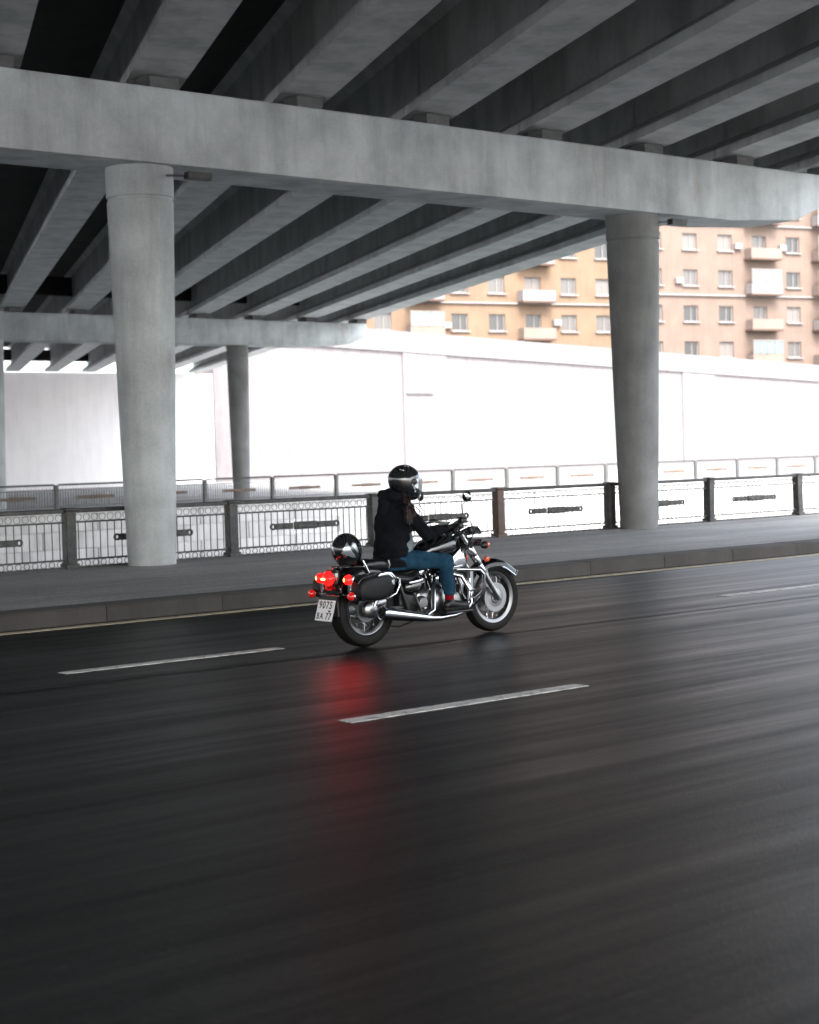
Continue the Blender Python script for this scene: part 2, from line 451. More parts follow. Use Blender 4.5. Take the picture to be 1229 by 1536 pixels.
# ------------------------------------------------------------------ overpass
br = empty('overpass', (13.3, 22.1, 0))
tag(br, 'grey concrete overpass with skewed girders on round columns above the road', 'bridge')
br_off = V((-13.3, -22.1, 0))
def bpart(mb, name, m, smooth=False, angle=30): return mb.build(name, m, br, smooth, angle, br_off)

def column(x, y, z0, z1, r0, r1):
    p = [(r0, z0), (r0+(r1-r0)*0.5, (z0+z1)/2-0.2), (r1*0.985, z1-0.52), (r1*0.985, z1-0.50), (r1*0.955, z1-0.49), (r1*0.955, z1-0.45), (r1, z1-0.44), (r1*1.0, z1-0.02), (r1*1.0, z1)]
    shaded = abs(x-23.97) < 0.1 or abs(x-38.55) < 0.1
    c = bpart(MB().lathe(p, (x, y, 0), (0, 0, 1), 48), 'column', MT['shaded'] if shaded else MT['concrete'], True, 50)
    if abs(x-23.97) < 0.1: c['label'] = 'concrete column with backlit shade in its colour'
    return c
def cap(x0, x1, y0, y1, zb, zt, taper):
    poly = [(x0, zb), (x1-taper-0.9, zb), (x1-taper*0.45, zb+0.12), (x1-0.12, zb+0.42), (x1, zb+0.6), (x1, zt-0.03), (x1-0.03, zt), (x0, zt)]
    c = bpart(MB().prism(poly, 'XZ', y0, y1, 0.03), 'cap_beam', MT['concrete'], True, 25)
    return c
piers = [(22.1, 6.05, 7.15, (-18.65, -8.0, 2.65, 13.3, 23.97), -24.0, 29.05, 0.36, 0.50, ZP),  # unseen left columns and cap length added to carry the light-blocking girders
         (57.0, 6.15, 7.15, (-4.05, 6.6, 17.25, 27.9, 38.55), -9.0, 44.7, 0.33, 0.44, 0.0)]
for (py, zb, zt, cols, x0, x1, r0, r1, zg) in piers:
    cap(x0, x1, py-0.6, py+0.6, zb, zt, 2.0)
    for cx_ in cols: column(cx_, py, zg, zb, r0, r1)
# small conduits strapped under the cap, beside the two near column heads
for cx_ in (13.3, 23.97):
    m_ = MB(); m_.box((cx_+0.72, 21.62, 5.93), (0.42, 0.14, 0.11), 0.012)
    m_.tube([(cx_+0.52, 21.66, 5.93), (cx_+0.30, 21.55, 5.90), (cx_+0.1, 21.5, 5.88)], 0.016, 6)
    bpart(m_, 'junction_box', MT['fence'])
# girders
GZ = 7.35
prof = [(-.43, 0), (.43, 0), (.43, .16), (.10, .40), (.10, 1.36), (.26, 1.48), (-.26, 1.48), (-.10, 1.36), (-.10, .40), (-.43, .16)]
sk = 1/0.917
edges = [19.9-2.65*i for i in range(20)]      # X0 of girder axes; unseen left ones added to darken the underside
spans = [(-12.0, 22.09), (22.11, 56.99), (57.01, 96.95)]
gm = {}
for (ya, yb) in spans:
    mb = MB()
    n_ = 8; rings = []
    for t in range(n_+1):
        y = ya+(yb-ya)*t/n_
        rings.append([V((K*y+px*sk, y, GZ+pz)) for px, pz in prof])
    mb.ring_loft(rings)
    gm[ya] = mb.mesh('girder', MT['girder'], True, 25)
for x0 in edges:
    for (ya, yb) in spans:
        link('girder', gm[ya], br, br_off+V((x0, 0, 0)))
# bearings on the caps
bmsh = MB().box((0, 0, 0), (0.5, 0.36, 0.18), 0.01).mesh('bearing', MT['fence_grey'], smooth=False)
for (py, zb, zt, *_r) in piers:
    for x0 in edges:
        for dy in (-0.32, 0.32):
            link('bearing', bmsh, br, br_off+V((x0+K*(py+dy), py+dy, 7.25)))
# cross beams between girders
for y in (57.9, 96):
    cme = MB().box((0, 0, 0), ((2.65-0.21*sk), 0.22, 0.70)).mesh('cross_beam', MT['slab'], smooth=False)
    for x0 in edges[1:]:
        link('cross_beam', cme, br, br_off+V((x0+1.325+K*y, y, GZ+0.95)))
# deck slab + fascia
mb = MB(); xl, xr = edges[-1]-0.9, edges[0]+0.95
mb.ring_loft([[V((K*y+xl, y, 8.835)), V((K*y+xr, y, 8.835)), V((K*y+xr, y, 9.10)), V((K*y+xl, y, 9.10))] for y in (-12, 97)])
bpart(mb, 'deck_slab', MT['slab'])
for xx in (xr-0.28, xl):
    mb = MB(); mb.ring_loft([[V((K*y+xx, y, 9.104)), V((K*y+xx+0.28, y, 9.104)), V((K*y+xx+0.28, y, 9.98)), V((K*y+xx, y, 9.98))] for y in (-12, 97)])
    bpart(mb, 'parapet', MT['girder'])
# abutment the deck lands on
bpart(MB().box((32, 97.6, 3.64), (63, 1.2, 7.32)), 'abutment', MT['abutment'])

# ------------------------------------------------------------------ railings
def railing(name, y, x_first, pitch, n_panel, zb, label, mat_bar, mat_plq, fine, far=False):
    r = empty(name, (x_first, y, zb)); tag(r, label, 'fence')
    L = pitch-0.19
    H = 0.91
    # shared meshes, panel frame local with x from 0
    top = MB().box((0, 0, 0), (L, 0.11, 0.065), 0.012).mesh('top_rail', mat_bar)
    if far: top.materials[0] = MT['fence']
    thin = MB().box((0, 0, 0), (L, 0.05, 0.026)).mesh('rail', mat_bar, smooth=False)
    sill = MB().box((0, 0, 0), (L, 0.10, 0.035)).mesh('bottom_rail', mat_bar, smooth=False)
    postm = MB(); postm.box((0, 0, 0.425), (0.165, 0.165, 0.85), 0.012); postm.box((0, 0, 0.02), (0.215, 0.215, 0.1), 0.01)
    postm.box((0, 0, 0.868), (0.195, 0.195, 0.045), 0.012)
    postm = postm.mesh('post', mat_bar)
    if far:
        pm = MB(); pm.box((0, 0, 0.42), (0.13, 0.13, 0.84), 0.01); postm = pm.mesh('post', mat_bar)
    postb = postm.copy(); postb.materials[0] = MT['fence_brown']
    bal = MB().box((0, 0, 0), (0.012, 0.012, 0.55)).mesh('baluster', mat_bar, smooth=False)
    nb = 22
    # ornament bands: rings under the top rail, little arches above the sill
    orn = MB()
    nr = 20
    for i in range(nr):
        x = -L/2+L*(i+0.5)/nr
        orn.lathe([(0.050, -0.005), (0.055, -0.005), (0.055, 0.005), (0.050, 0.005)], (x, 0, 0.745), (0, 1, 0), 10, closed=True)
    orn = orn.mesh('ring_band', mat_bar)
    arc = MB()
    for i in range(nr):
        x = -L/2+L*(i+0.5)/nr
        arc.lathe([(0.042, -0.006), (0.050, -0.006), (0.050, 0.006), (0.042, 0.006)], (x, 0, 0.062), (0, 1, 0), 8, closed=True)
    arc = arc.mesh('arch_band', mat_bar)
    plq = MB(); plq.box((0, -0.012, 0.42), (0.46, 0.05, 0.125), 0.012); plq.box((0, -0.03, 0.42), (0.36, 0.05, 0.075), 0.01)
    for sx in (-1, 1):
        plq.box((sx*0.42, -0.006, 0.42), (0.34, 0.034, 0.10), 0.008)
        plq.lathe([(0.03, -0.02), (0.055, -0.02), (0.055, 0.02), (0.03, 0.02)], (sx*0.64, 0, 0.42), (0, 1, 0), 12, closed=True)
        plq.ball((sx*0.42, -0.02, 0.42), (0.05, 0.02, 0.035), 10)
    plq = plq.mesh('plaque', mat_plq)
    joined = MB()
    for i in range(28): joined.box((-L/2+L*(i+0.5)/28, 0, 0.395), (0.020, 0.020, 0.55))
    joined = joined.mesh('balusters', mat_bar, smooth=False) if far else None
    for p in range(n_panel):
        xc = pitch*(p+0.5)
        link('top_rail', top, r, (xc, 0, 0.845)); link('rail', thin, r, (xc, 0, 0.675)); link('rail', thin, r, (xc, 0, 0.12))
        link('bottom_rail', sill, r, (xc, 0, 0.0))
        stuff(link('ring_band', orn, r, (xc, 0, 0))); stuff(link('arch_band', arc, r, (xc, 0, 0)))
        link('plaque', plq, r, (xc+random.uniform(-.02, .02), 0, random.uniform(-.012, .012)))
        if far: stuff(link('baluster', joined, r, (xc, 0, 0)))
        else:
            for i in range(nb):
                x = -L/2+L*(i+0.5)/nb
                link('baluster', bal, r, (xc+x, 0, 0.395))
    for p in range(n_panel+1):
        brown = (not far) and p == 8
        o = link('post', postb if brown else postm, r, (pitch*p, random.uniform(-.006, .006), 0)); o.rotation_euler = (random.uniform(-.012, .012), random.uniform(-.012, .012), random.uniform(-.05, .05))
        if brown: o['label'] = 'rusty brown post'
    return r
railing('railing', 22.55, 9.3-2.87*4, 2.87, 13, ZP, 'dark iron railing with plaques along the near pavement behind the motorcycle', MT['fence'], MT['fence'], True)
railing('railing', 50.3, 21.0-2.87*5, 2.87, 28, 0.12, 'grey railing with brown plaques along the far canal bank', MT['fence_grey'], MT['plaque_brown'], False, True)

# ------------------------------------------------------------------ white ramp wall
def ztop(x): return 10.62-(x-77.5)*0.0393
rw = empty('ramp_wall', (63.6, 97.0, 0)); tag(rw, 'long plain white retaining wall sloping down to the right across the canal', 'wall')
ro = V((-63.6, -97.0, 0))
def slope_box(mb, x0, x1, y0, y1, zlo, zhi):
    mb.ring_loft([[V((x, y0, zlo(x))), V((x, y1, zlo(x))), V((x, y1, zhi(x))), V((x, y0, zhi(x)))] for x in (x0, x1)])
    return mb
slope_box(MB(), 63.6, 190, 97.0, 97.8, lambda x: -0.1, lambda x: ztop(x)-1.5).build('wall_face', MT['white_wall'], rw, False, loc=ro)
slope_box(MB(), 63.6, 190, 96.78, 97.75, lambda x: ztop(x)-1.5, ztop).build('parapet', MT['white_wall'], rw, False, loc=ro)
for xp in (82.2, 113.0, 144):
    slope_box(MB(), xp-2.1, xp+2.1, 96.86, 97.0, lambda x: -0.1, lambda x: ztop(x)-1.5).build('pilaster', MT['white_wall'], rw, False, loc=ro)
b = MB().box((81.6, 96.77, 5.95), (2.6, 0.12, 0.07)); b.build('bracket', MT['fence_grey'], rw, False, loc=ro)

# ------------------------------------------------------------------ apartment blocks
def facade(name, label, origin, rz, nb, bayw, z0, fl, nf, wm, balc_cols, balc_style):
    r = empty(name, origin, rz); tag(r, label, 'building')
    W = nb*bayw
    rr = random.Random(name+str(nb))
    w_, h_ = 1.75, 1.6
    wl = MB(); wl.box((W/2, 6.45, (z0+nf*fl+1.2)/2), (W, 11.5, z0+nf*fl+1.2))
    zs_ = [0]+[z0+f*fl+0.95 for f in range(nf)]+[z0+nf*fl+1.2]
    wl.box((W/2, 0.5, zs_[1]/2), (W, 0.4, zs_[1]))
    for f in range(nf):
        zt_ = zs_[f+1]+h_; nx_ = zs_[f+2]
        wl.box((W/2, 0.5, (zt_+nx_)/2), (W, 0.4, nx_-zt_))
        xs_ = [0]+[v_ for c in range(nb) for v_ in ((c+0.5)*bayw-w_/2, (c+0.5)*bayw+w_/2)]+[W]
        for q in range(0, len(xs_), 2): wl.box(((xs_[q]+xs_[q+1])/2, 0.5, zs_[f+1]+h_/2), (xs_[q+1]-xs_[q], 0.4, h_))
    wl.build('wall', wm, r, False)
    MB().box((W/2, 6.2, z0+nf*fl+1.35), (W+0.8, 13, 0.3)).build('roof', MT['trim'], r, False)
    fr = MB()
    for s_ in (-1, 1): fr.box((s_*(w_/2-0.05), 0, 0), (0.1, 0.14, h_))
    for s_ in (-1, 1): fr.box((0, 0, s_*(h_/2-0.05)), (w_-0.2, 0.14, 0.1))
    fr.box((0.12, 0, 0), (0.07, 0.12, h_-0.2)); fr = fr.mesh('window', MT['trim'], smooth=False)
    pns = []
    for pm_ in ('pane', 'pane_dark', 'curtain', 'pane'):
        pns.append(MB().box((0, 0.03, 0), (w_-0.2, 0.03, h_-0.2)).mesh('pane', MT[pm_], smooth=False))
    acm = MB().box((0, -0.22, 0), (0.85, 0.4, 0.6), 0.03); acm = acm.mesh('air_conditioner', MT['trim'], smooth=False)
    sil = MB().box((0, -0.30, -h_/2-0.07), (w_+0.3, 0.4, 0.12)).mesh('sill', MT['trim'], smooth=False)
    bs = MB().box((0, -0.62, 0), (bayw*0.92, 1.2, 0.16)).mesh('balcony', MT['slab_edge'], smooth=False)
    bp = MB().box((0, -1.17, 0.6), (bayw*0.90, 0.06, 1.0)); 
    for s_ in (-1, 1): bp.box((s_*bayw*0.43, -0.62, 0.6), (0.06, 1.0, 1.0))
    bp = bp.mesh('balcony_panel', MT['facade_panel'], smooth=False)
    bp2 = bp.copy(); bp2.materials[0] = MT['trim']
    bgm = MB().box((0, -1.16, 1.8), (bayw*0.86, 0.04, 1.3)).mesh('glazing', MT['pane_green'], smooth=False)
    bgf = MB()
    for t in range(5): bgf.box((-bayw*0.43+bayw*0.215*t, -1.19, 1.8), (0.07, 0.07, 1.36))
    bgf.box((0, -1.19, 2.5), (bayw*0.9, 0.09, 0.09)); bgf = bgf.mesh('glazing_frame', MT['trim'], smooth=False)
    cme = MB().box((W/2, 0.18, 0), (W, 0.28, 0.16)).mesh('string_course', MT['trim'], smooth=False)
    for f in range(nf):
        zf = z0+f*fl
        if f % 2 == 0: link('string_course', cme, r, (0, 0.0, zf+0.02))
        for c in range(nb):
            xc = (c+0.5)*bayw
            if c in balc_cols:
                s_ = link('balcony', bs, r, (xc, 0.3, zf+0.1))
                link('balcony_panel', bp2 if rr.random() < 0.3 else bp, s_, (0, 0, 0))
                if rr.random() < balc_style:
                    link('glazing', bgm, s_, (0, 0, 0)); link('glazing_frame', bgf, s_, (0, 0, 0))
                else:
                    wn = link('window', fr, r, (xc, 0.56, zf+1.75)); link('pane', rr.choice(pns), wn)
            else:
                wn = link('window', fr, r, (xc, 0.56, zf+1.75)); link('pane', rr.choice(pns), wn); link('sill', sil, wn)
                if rr.random() < 0.16: link('air_conditioner', acm, r, (xc+rr.choice((-1.5, 1.5)), 0.3, zf+1.2+rr.random()*0.8))
    return r
FP, FU = V((126.86, 112.64, 0)), V((math.cos(math.radians(-12.7)), math.sin(math.radians(-12.7)), 0))
FN = V((-FU.y, FU.x, 0))
facade('apartment_block', 'pinkish brick apartment block with pale sills and balconies at the right above the white wall', FP-FU*3.35, math.radians(-12.7), 8, 4.3, 9.25, 3.55, 6, MT['brick_pink'], (3, 5), 0.7)
ob = facade('apartment_block', 'ochre apartment block left of the pink one, seen under the overpass edge', FP-FU*44.0+FN*1.8, math.radians(-12.7), 10, 4.0, 8.3, 3.55, 6, MT['ochre'], (2, 4, 7), 0.4)
aw = MB(); aw.prism([(0.2, 0), (-1.6, -0.5), (-1.6, -0.75), (0.2, -0.3)], 'YZ', 0, 5.0)
aw.build('awning', MT['blue'], ob, False, loc=(11.0, 0, 12.6))

# ================================================================== MOTORCYCLE   (x forward, y to its left, z up; rear contact patch at the origin)
BK = V((9.48, 12.14, 0))
mc = empty('motorcycle', BK); tag(mc, 'black and chrome cruiser motorcycle with saddlebags and lit tail light on the road', 'motorcycle')
def p(mb, name, m, parent=None, smooth=True, angle=38): return mb.build(name, m, parent or mc, smooth, angle)
RW, FW = V((0, 0, 0.335)), V((1.57, 0, 0.335))

def wheel(name, c, R, wd, rim_r, drum):
    # rim is the wheel part; tyre, hub, spokes, disc are its pieces
    rp = [(rim_r-0.012, -wd*0.30), (rim_r+0.020, -wd*0.40), (rim_r+0.026, -wd*0.40), (rim_r+0.014, -wd*0.30), (rim_r+0.004, -wd*0.18), (rim_r+0.004, wd*0.18), (rim_r+0.014, wd*0.30), (rim_r+0.026, wd*0.40), (rim_r+0.020, wd*0.40), (rim_r-0.012, wd*0.30), (rim_r-0.022, wd*0.15), (rim_r-0.022, -wd*0.15)]
    wme = MB().lathe(rp, (0, 0, 0), (0, 1, 0), 64, closed=True).mesh(name, MT['rim'])
    wh = link(name, wme, mc, c)
    tp = []
    a = wd/2
    h = R-rim_r-0.01
    # cross-section of the tyre, with three tread grooves
    out = [(rim_r+0.012, -a*0.74), (rim_r+0.03, -a*0.88), (rim_r+h*0.55, -a*1.0), (R-h*0.22, -a*0.88), (R-h*0.06, -a*0.55)]
    for g in (-0.5, 0.0, 0.5):
        y = g*a*0.62
        rr = R-h*0.05*abs(g)*2
        out += [(rr, y-0.006), (rr-0.006, y-0.004), (rr-0.006, y+0.004), (rr, y+0.006)]
    out += [(R-h*0.06, a*0.55), (R-h*0.22, a*0.88), (rim_r+h*0.55, a), (rim_r+0.03, a*0.88), (rim_r+0.012, a*0.74)]
    p(MB().lathe(out, (0, 0, 0), (0, 1, 0), 72, closed=True), 'tyre', MT['rubber'], wh)
    hb = MB().lathe([(0.022, -wd*0.62), (0.034, -wd*0.60), (0.045, -0.055), (0.062, -0.052), (0.062, -0.040), (0.036, -0.028), (0.034, 0.028), (0.062, 0.040), (0.062, 0.052), (0.045, 0.055), (0.034, wd*0.6), (0.022, wd*0.62)], (0, 0, 0), (0, 1, 0), 28)
    if drum: hb.lathe([(0.03, -0.062), (0.108, -0.060), (0.112, -0.03), (0.112, 0.03), (0.108, 0.06), (0.03, 0.062)], (0, 0, 0), (0, 1, 0), 36)
    else: hb.lathe([(0.03, -0.085), (0.055, -0.080), (0.072, -0.05), (0.072, -0.03), (0.03, -0.03)], (0, 0, 0), (0, 1, 0), 30)
    p(hb, 'hub', MT['brushed'], wh)
    sp = MB()
    N = 40
    for i in range(N):
        t = 2*PI*i/N; sd_ = 1 if i % 2 else -1; off = (0.62 if (i//2) % 2 else -0.62)
        r0 = 0.110 if drum else 0.060
        a0 = t+off*(0.6 if drum else 1.0)
        sp.tube([(math.cos(a0)*r0, sd_*0.045, math.sin(a0)*r0), (math.cos(t)*(rim_r-0.015), sd_*0.012, math.sin(t)*(rim_r-0.015))], 0.0024, 5)
    stuff(p(sp, 'spokes', MT['chrome'], wh))
    return wh
rwh = wheel('rear_wheel', RW, 0.335, 0.175, 0.205, True)
fwh = wheel('front_wheel', FW, 0.332, 0.125, 0.228, False)
# front disc (left side) and a chrome hub plate
dk = MB(); dk.lathe([(0.092, 0.066), (0.140, 0.066), (0.140, 0.071), (0.092, 0.071)], (0, 0, 0), (0, 1, 0), 48, closed=True)
dk.lathe([(0.04, 0.066), (0.094, 0.062), (0.094, 0.068), (0.04, 0.074)], (0, 0, 0), (0, 1, 0), 32, closed=True)
dko = p(dk, 'brake_disc', MT['brushed'], fwh)
o = dko.copy(); COL.objects.link(o); o.parent = fwh; o.rotation_euler = (0, 0, PI)

# fork: slider, chrome cover sections
AX = V((1.57, 0, 0.335)); DIR = V((-0.365, 0, 0.50)).normalized()
for s_ in (-1, 1):
    y = s_*0.115
    b0 = V((1.562, y, 0.345)); 
    mb = MB(); mb.tube([b0-DIR*0.03, b0+DIR*0.02, b0+DIR*0.03, b0+DIR*0.30], [0.020, 0.026, 0.025, 0.027], 16)
    mb.box((1.574, y, 0.335), (0.055, 0.034, 0.06), 0.012)
    fl = p(mb, 'fork_leg', MT['brushed'])
    mb = MB()
    for (a, b_, r) in ((0.295, 0.395, 0.032), (0.40, 0.50, 0.035), (0.505, 0.60, 0.038)):
        mb.tube([b0+DIR*a, b0+DIR*(a+0.006), b0+DIR*(b_-0.006), b0+DIR*b_], [r*0.93, r, r, r*0.93], 18)
    p(mb, 'fork_cover', MT['chrome'], fl)
    p(MB().tube([b0+DIR*0.6, b0+DIR*0.80], 0.021, 14), 'fork_tube', MT['chrome'], fl)
mb = MB()
for t, hh in ((0.63, 0.035), (0.78, 0.03)):
    c = V((1.562, 0, 0.345))+DIR*t
    mb.box(c, (0.10, 0.31, hh), 0.012, (V((0, 1, 0)), math.atan2(DIR.x, DIR.z)))
p(mb, 'triple_clamp', MT['black_metal'])

# fenders: arcs around the axles
def fender(c, R, wd, a0, a1, drop, n=28, m=12, flare=0.0, flr=0.0):
    """a in degrees, 0 = straight ahead, 90 = top. drop: how far the skirts come down"""
    mb = MB(); bm = mb.bm
    rows = []
    for i in range(n+1):
        t = i/n; a = math.radians(a0+(a1-a0)*t)
        R_ = R+flare*max(0, 1-t*6)**2+flr*max(0, (t-0.8)/0.2)**2
        row = []
        for j in range(m+1):
            q = -1+2*j/m
            yy = wd/2*math.sin(q*PI/2*0.98)/math.sin(PI/2*0.98)
            rr = R_-drop*(1-math.cos(q*PI/2))**1.5
            row.append(bm.verts.new(V(c)+V((math.cos(a)*rr, yy, math.sin(a)*rr))))
        rows.append(row)
    for i in range(n):
        for j in range(m): bm.faces.new((rows[i][j], rows[i+1][j], rows[i+1][j+1], rows[i][j+1]))
    r = bmesh.ops.solidify(bm, geom=bm.faces[:], thickness=0.004)
    return mb, rows
ff, _ = fender(FW, 0.372, 0.165, 37, 168, 0.075, flare=0.02)
ffo = p(ff, 'front_fender', MT['black_paint'], None, True, 60)
mb = MB()                                     # chrome rim on the fender tip and edge
for (a0, a1, s_) in ((37, 80, 1), (37, 80, -1)):
    pts = []
    for i in range(9):
        a = math.radians(a0+(a1-a0)*i/8); t = (a0+(a1-a0)*i/8-37)/131
        rr = 0.372+0.02*max(0, 1-t*6)**2-0.072
        pts.append(FW+V((math.cos(a)*rr, s_*0.083, math.sin(a)*rr)))
    mb.tube(pts, [0.009]*7+[0.006, 0.003], 8)
pts = []
for j in range(13):
    q = -1+2*j/12; rr = 0.392-0.075*(1-math.cos(q*PI/2))**1.5; a = math.radians(37)
    pts.append(FW+V((math.cos(a)*rr, 0.083*math.sin(q*PI/2), math.sin(a)*rr)))
mb.tube(pts, 0.007, 8)
p(mb, 'chrome_trim', MT['chrome'], ffo)
rf, _ = fender(RW, 0.425, 0.235, 62, 150, 0.10, flr=0.01)
rfo = p(rf, 'rear_fender', MT['black_paint'], None, True, 60)
# fork/fender stay
p(MB().tube([(1.50, -0.10, 0.42), (1.43, -0.10, 0.62)], 0.008, 8), 'fender_stay', MT['chrome'])

# frame
mb = MB()
for s_ in (-1, 1):
    mb.tube([(1.17, s_*0.03, 0.86), (1.18, s_*0.11, 0.60), (1.14, s_*0.15, 0.33), (1.05, s_*0.15, 0.24), (0.55, s_*0.15, 0.22), (0.42, s_*0.15, 0.28), (0.36, s_*0.15, 0.45), (0.32, s_*0.13, 0.60)], 0.017, 10)
    mb.tube([(1.15, s_*0.03, 0.85), (0.75, s_*0.09, 0.72), (0.45, s_*0.11, 0.64), (0.1, s_*0.135, 0.62), (-0.18, s_*0.135, 0.66)], 0.016, 10)
mb.tube([(1.10, 0, 0.98), (1.22, 0, 0.76)], 0.034, 16)
p(mb, 'frame', MT['black_metal'])
mb = MB()
for s_ in (-1, 1):
    mb.tube([(0.40, s_*0.12, 0.33), (0.2, s_*0.125, 0.335), (-0.05, s_*0.125, 0.335)], 0.024, 10, flat=0.7)
    mb.box((-0.02, s_*0.13, 0.335), (0.10, 0.025, 0.07), 0.01)
p(mb, 'swingarm', MT['black_metal'])
# final drive / brake housing, chrome, right side
mb = MB(); mb.lathe([(0.02, -0.175), (0.05, -0.172), (0.075, -0.15), (0.08, -0.11), (0.06, -0.10)], (-0.01, 0, 0.345), (0, 1, 0), 28)
mb.box((0.07, -0.15, 0.40), (0.17, 0.05, 0.055), 0.02, (V((0, 1, 0)), -0.12), 2)
p(mb, 'axle_cover', MT['brushed'])
for s_ in (-1, 1):
    mb = MB(); a, b_ = V((0.0, s_*0.165, 0.37)), V((0.13, s_*0.165, 0.62)); d = b_-a
    mb.tube([a, a+d*0.35, a+d*0.36, b_], [0.018, 0.018, 0.026, 0.026], 12)
    for t in range(9): 
        c = a+d*(0.2+0.07*t); mb.lathe([(0.022, -0.004), (0.032, -0.004), (0.032, 0.004), (0.022, 0.004)], c, d.normalized(), 14, closed=True)
    p(mb, 'shock_absorber', MT['chrome'])

# engine
mb = MB()
mb.box((0.78, 0, 0.36), (0.50, 0.26, 0.24), 0.05, None, 3)
mb.lathe([(0.02, -0.215), (0.075, -0.212), (0.102, -0.19), (0.112, -0.13), (0.112, 0.13), (0.10, 0.2), (0.02, 0.21)], (0.76, 0, 0.365), (0, 1, 0), 36)
mb.lathe([(0.02, -0.195), (0.055, -0.192), (0.078, -0.17), (0.082, -0.12), (0.082, 0.15), (0.02, 0.19)], (0.96, 0, 0.36), (0, 1, 0), 30)
mb.lathe([(0.015, -0.18), (0.05, -0.178), (0.065, -0.15), (0.065, 0.12), (0.02, 0.16)], (0.58, 0, 0.36), (0, 1, 0), 26)
eng = p(mb, 'crankcase', MT['brushed'])
mb = MB()
for bx_, bz in ((0.67, 0.32), (0.58, 0.315), (0.90, 0.30), (0.67, 0.30)):
    mb.ball((bx_, -0.20, bz), (0.016, 0.012, 0.016), 10)
p(mb, 'bolt_caps', MT['chrome'], eng)
for tilt, cx_ in ((-0.42, 0.78), (0.42, 0.86)):
    base = V((cx_, 0, 0.44)); ax = V((math.sin(tilt), 0, math.cos(tilt)))
    mb = MB()
    mb.tube([base, base+ax*0.20], 0.062, 20)
    for t in range(8):
        mb.lathe([(0.055, -0.0045), (0.092, -0.0045), (0.092, 0.0045), (0.055, 0.0045)], base+ax*(0.025+0.022*t), ax, 26, closed=True)
    cy = p(mb, 'cylinder', MT['dark_engine'], None, True, 30)
    mb = MB(); c = base+ax*0.235
    mb.box(c, (0.17, 0.20, 0.07), 0.025, (V((0, 1, 0)), tilt), 2); mb.box(c+ax*0.045, (0.13, 0.165, 0.05), 0.022, (V((0, 1, 0)), tilt), 2)
    p(mb, 'cylinder_head', MT['chrome'], cy)
    mb = MB()
    for dx in (-0.035, 0.02): mb.tube([base+V((dx, -0.105, -0.03)), base+ax*0.2+V((dx, -0.10, 0))], 0.009, 8)
    p(mb, 'pushrod_tube', MT['chrome'], cy)
mb = MB(); mb.ball((0.82, -0.15, 0.575), (0.085, 0.05, 0.07), 20); p(mb, 'air_cleaner', MT['chrome'])
mb = MB(); mb.tube([(0.70, -0.10, 0.66), (0.82, -0.115, 0.69), (0.93, -0.10, 0.66)], 0.014, 8); p(mb, 'intake_pipe', MT['chrome'])
# side cover (black, right and left) with chrome badge strip
for s_ in (-1, 1):
    mb = MB(); mb.ball((0.52, s_*0.115, 0.52), (0.14, 0.065, 0.085), 24, (V((0, 1, 0)), -0.12))
    sc = p(mb, 'side_cover', MT['black_paint'])
    mb = MB(); mb.tube([(0.42, s_*0.172, 0.555), (0.52, s_*0.183, 0.565), (0.62, s_*0.168, 0.585)], [0.010, 0.015, 0.010], 8, flat=0.5)
    mb.tube([(0.44, s_*0.176, 0.535), (0.60, s_*0.176, 0.555)], 0.005, 6)
    p(mb, 'badge_strip', MT['chrome'], sc)
p(MB().tube([(0.58, -0.17, 0.235), (0.46, -0.19, 0.46)], 0.011, 8), 'support_rod', MT['brushed'])
p(MB().box((0.47, 0, 0.36), (0.26, 0.24, 0.24), 0.04, None, 2), 'battery_box', MT['black_metal'])
# radiator
rd = p(MB().box((1.245, 0, 0.50), (0.045, 0.23, 0.27), 0.01), 'radiator', MT['black_metal'])
mb = MB()
for t in range(10): mb.box((1.27, 0, 0.39+0.024*t), (0.006, 0.20, 0.006))
stuff(p(mb, 'radiator_fins', MT['brushed'], rd, False))
mb = MB()
for s_ in (-1, 1): mb.box((1.21, s_*0.128, 0.505), (0.05, 0.02, 0.24), 0.008)
p(mb, 'radiator_cover', MT['chrome'], rd)
# chrome headstock covers, horn
for s_ in (-1, 1):
    mb = MB(); mb.prism([(1.02, 0.76), (1.12, 0.84), (1.18, 0.80), (1.20, 0.70), (1.14, 0.62), (1.05, 0.64), (1.00, 0.69)], 'XZ', s_*0.075, s_*0.10, 0.010)
    p(mb, 'headstock_cover', MT['chrome'])
mb = MB(); mb.lathe([(0.01, -0.03), (0.05, -0.026), (0.055, 0.0), (0.04, 0.02)], (1.06, -0.13, 0.54), (0, 1, 0), 24); p(mb, 'horn', MT['chrome'])
mb = MB(); mb.tube([(1.02, -0.14, 0.60), (1.06, -0.16, 0.50), (1.05, -0.16, 0.42), (1.10, -0.15, 0.36)], 0.020, 10); p(mb, 'coolant_pipe', MT['chrome'])

# exhaust
mb = MB()
mb.tube([(0.90, -0.12, 0.62), (1.03, -0.20, 0.58), (1.09, -0.24, 0.46), (1.08, -0.26, 0.33), (1.00, -0.28, 0.265), (0.85, -0.29, 0.235), (0.66, -0.30, 0.225), (0.52, -0.30, 0.235)], [0.024]*5+[0.026, 0.027, 0.032], 16)
ex = p(mb, 'exhaust_pipe', MT['chrome'])
mb = MB(); q0, q1 = V((0.55, -0.30, 0.232)), V((-0.02, -0.305, 0.325)); d = q1-q0
mb.tube([q0, q0+d*0.06, q0+d*0.12, q0+d*0.5, q0+d*0.93, q0+d*0.97, q1], [0.030, 0.036, 0.039, 0.051, 0.060, 0.063, 0.060], 28)
mu = p(mb, 'muffler', MT['chrome'], None, True, 50)
mb = MB(); dn = d.normalized(); mb.lathe([(0.001, 0.0), (0.052, 0.0), (0.052, 0.002), (0.001, 0.002)], q1+dn*0.001, dn, 24); 
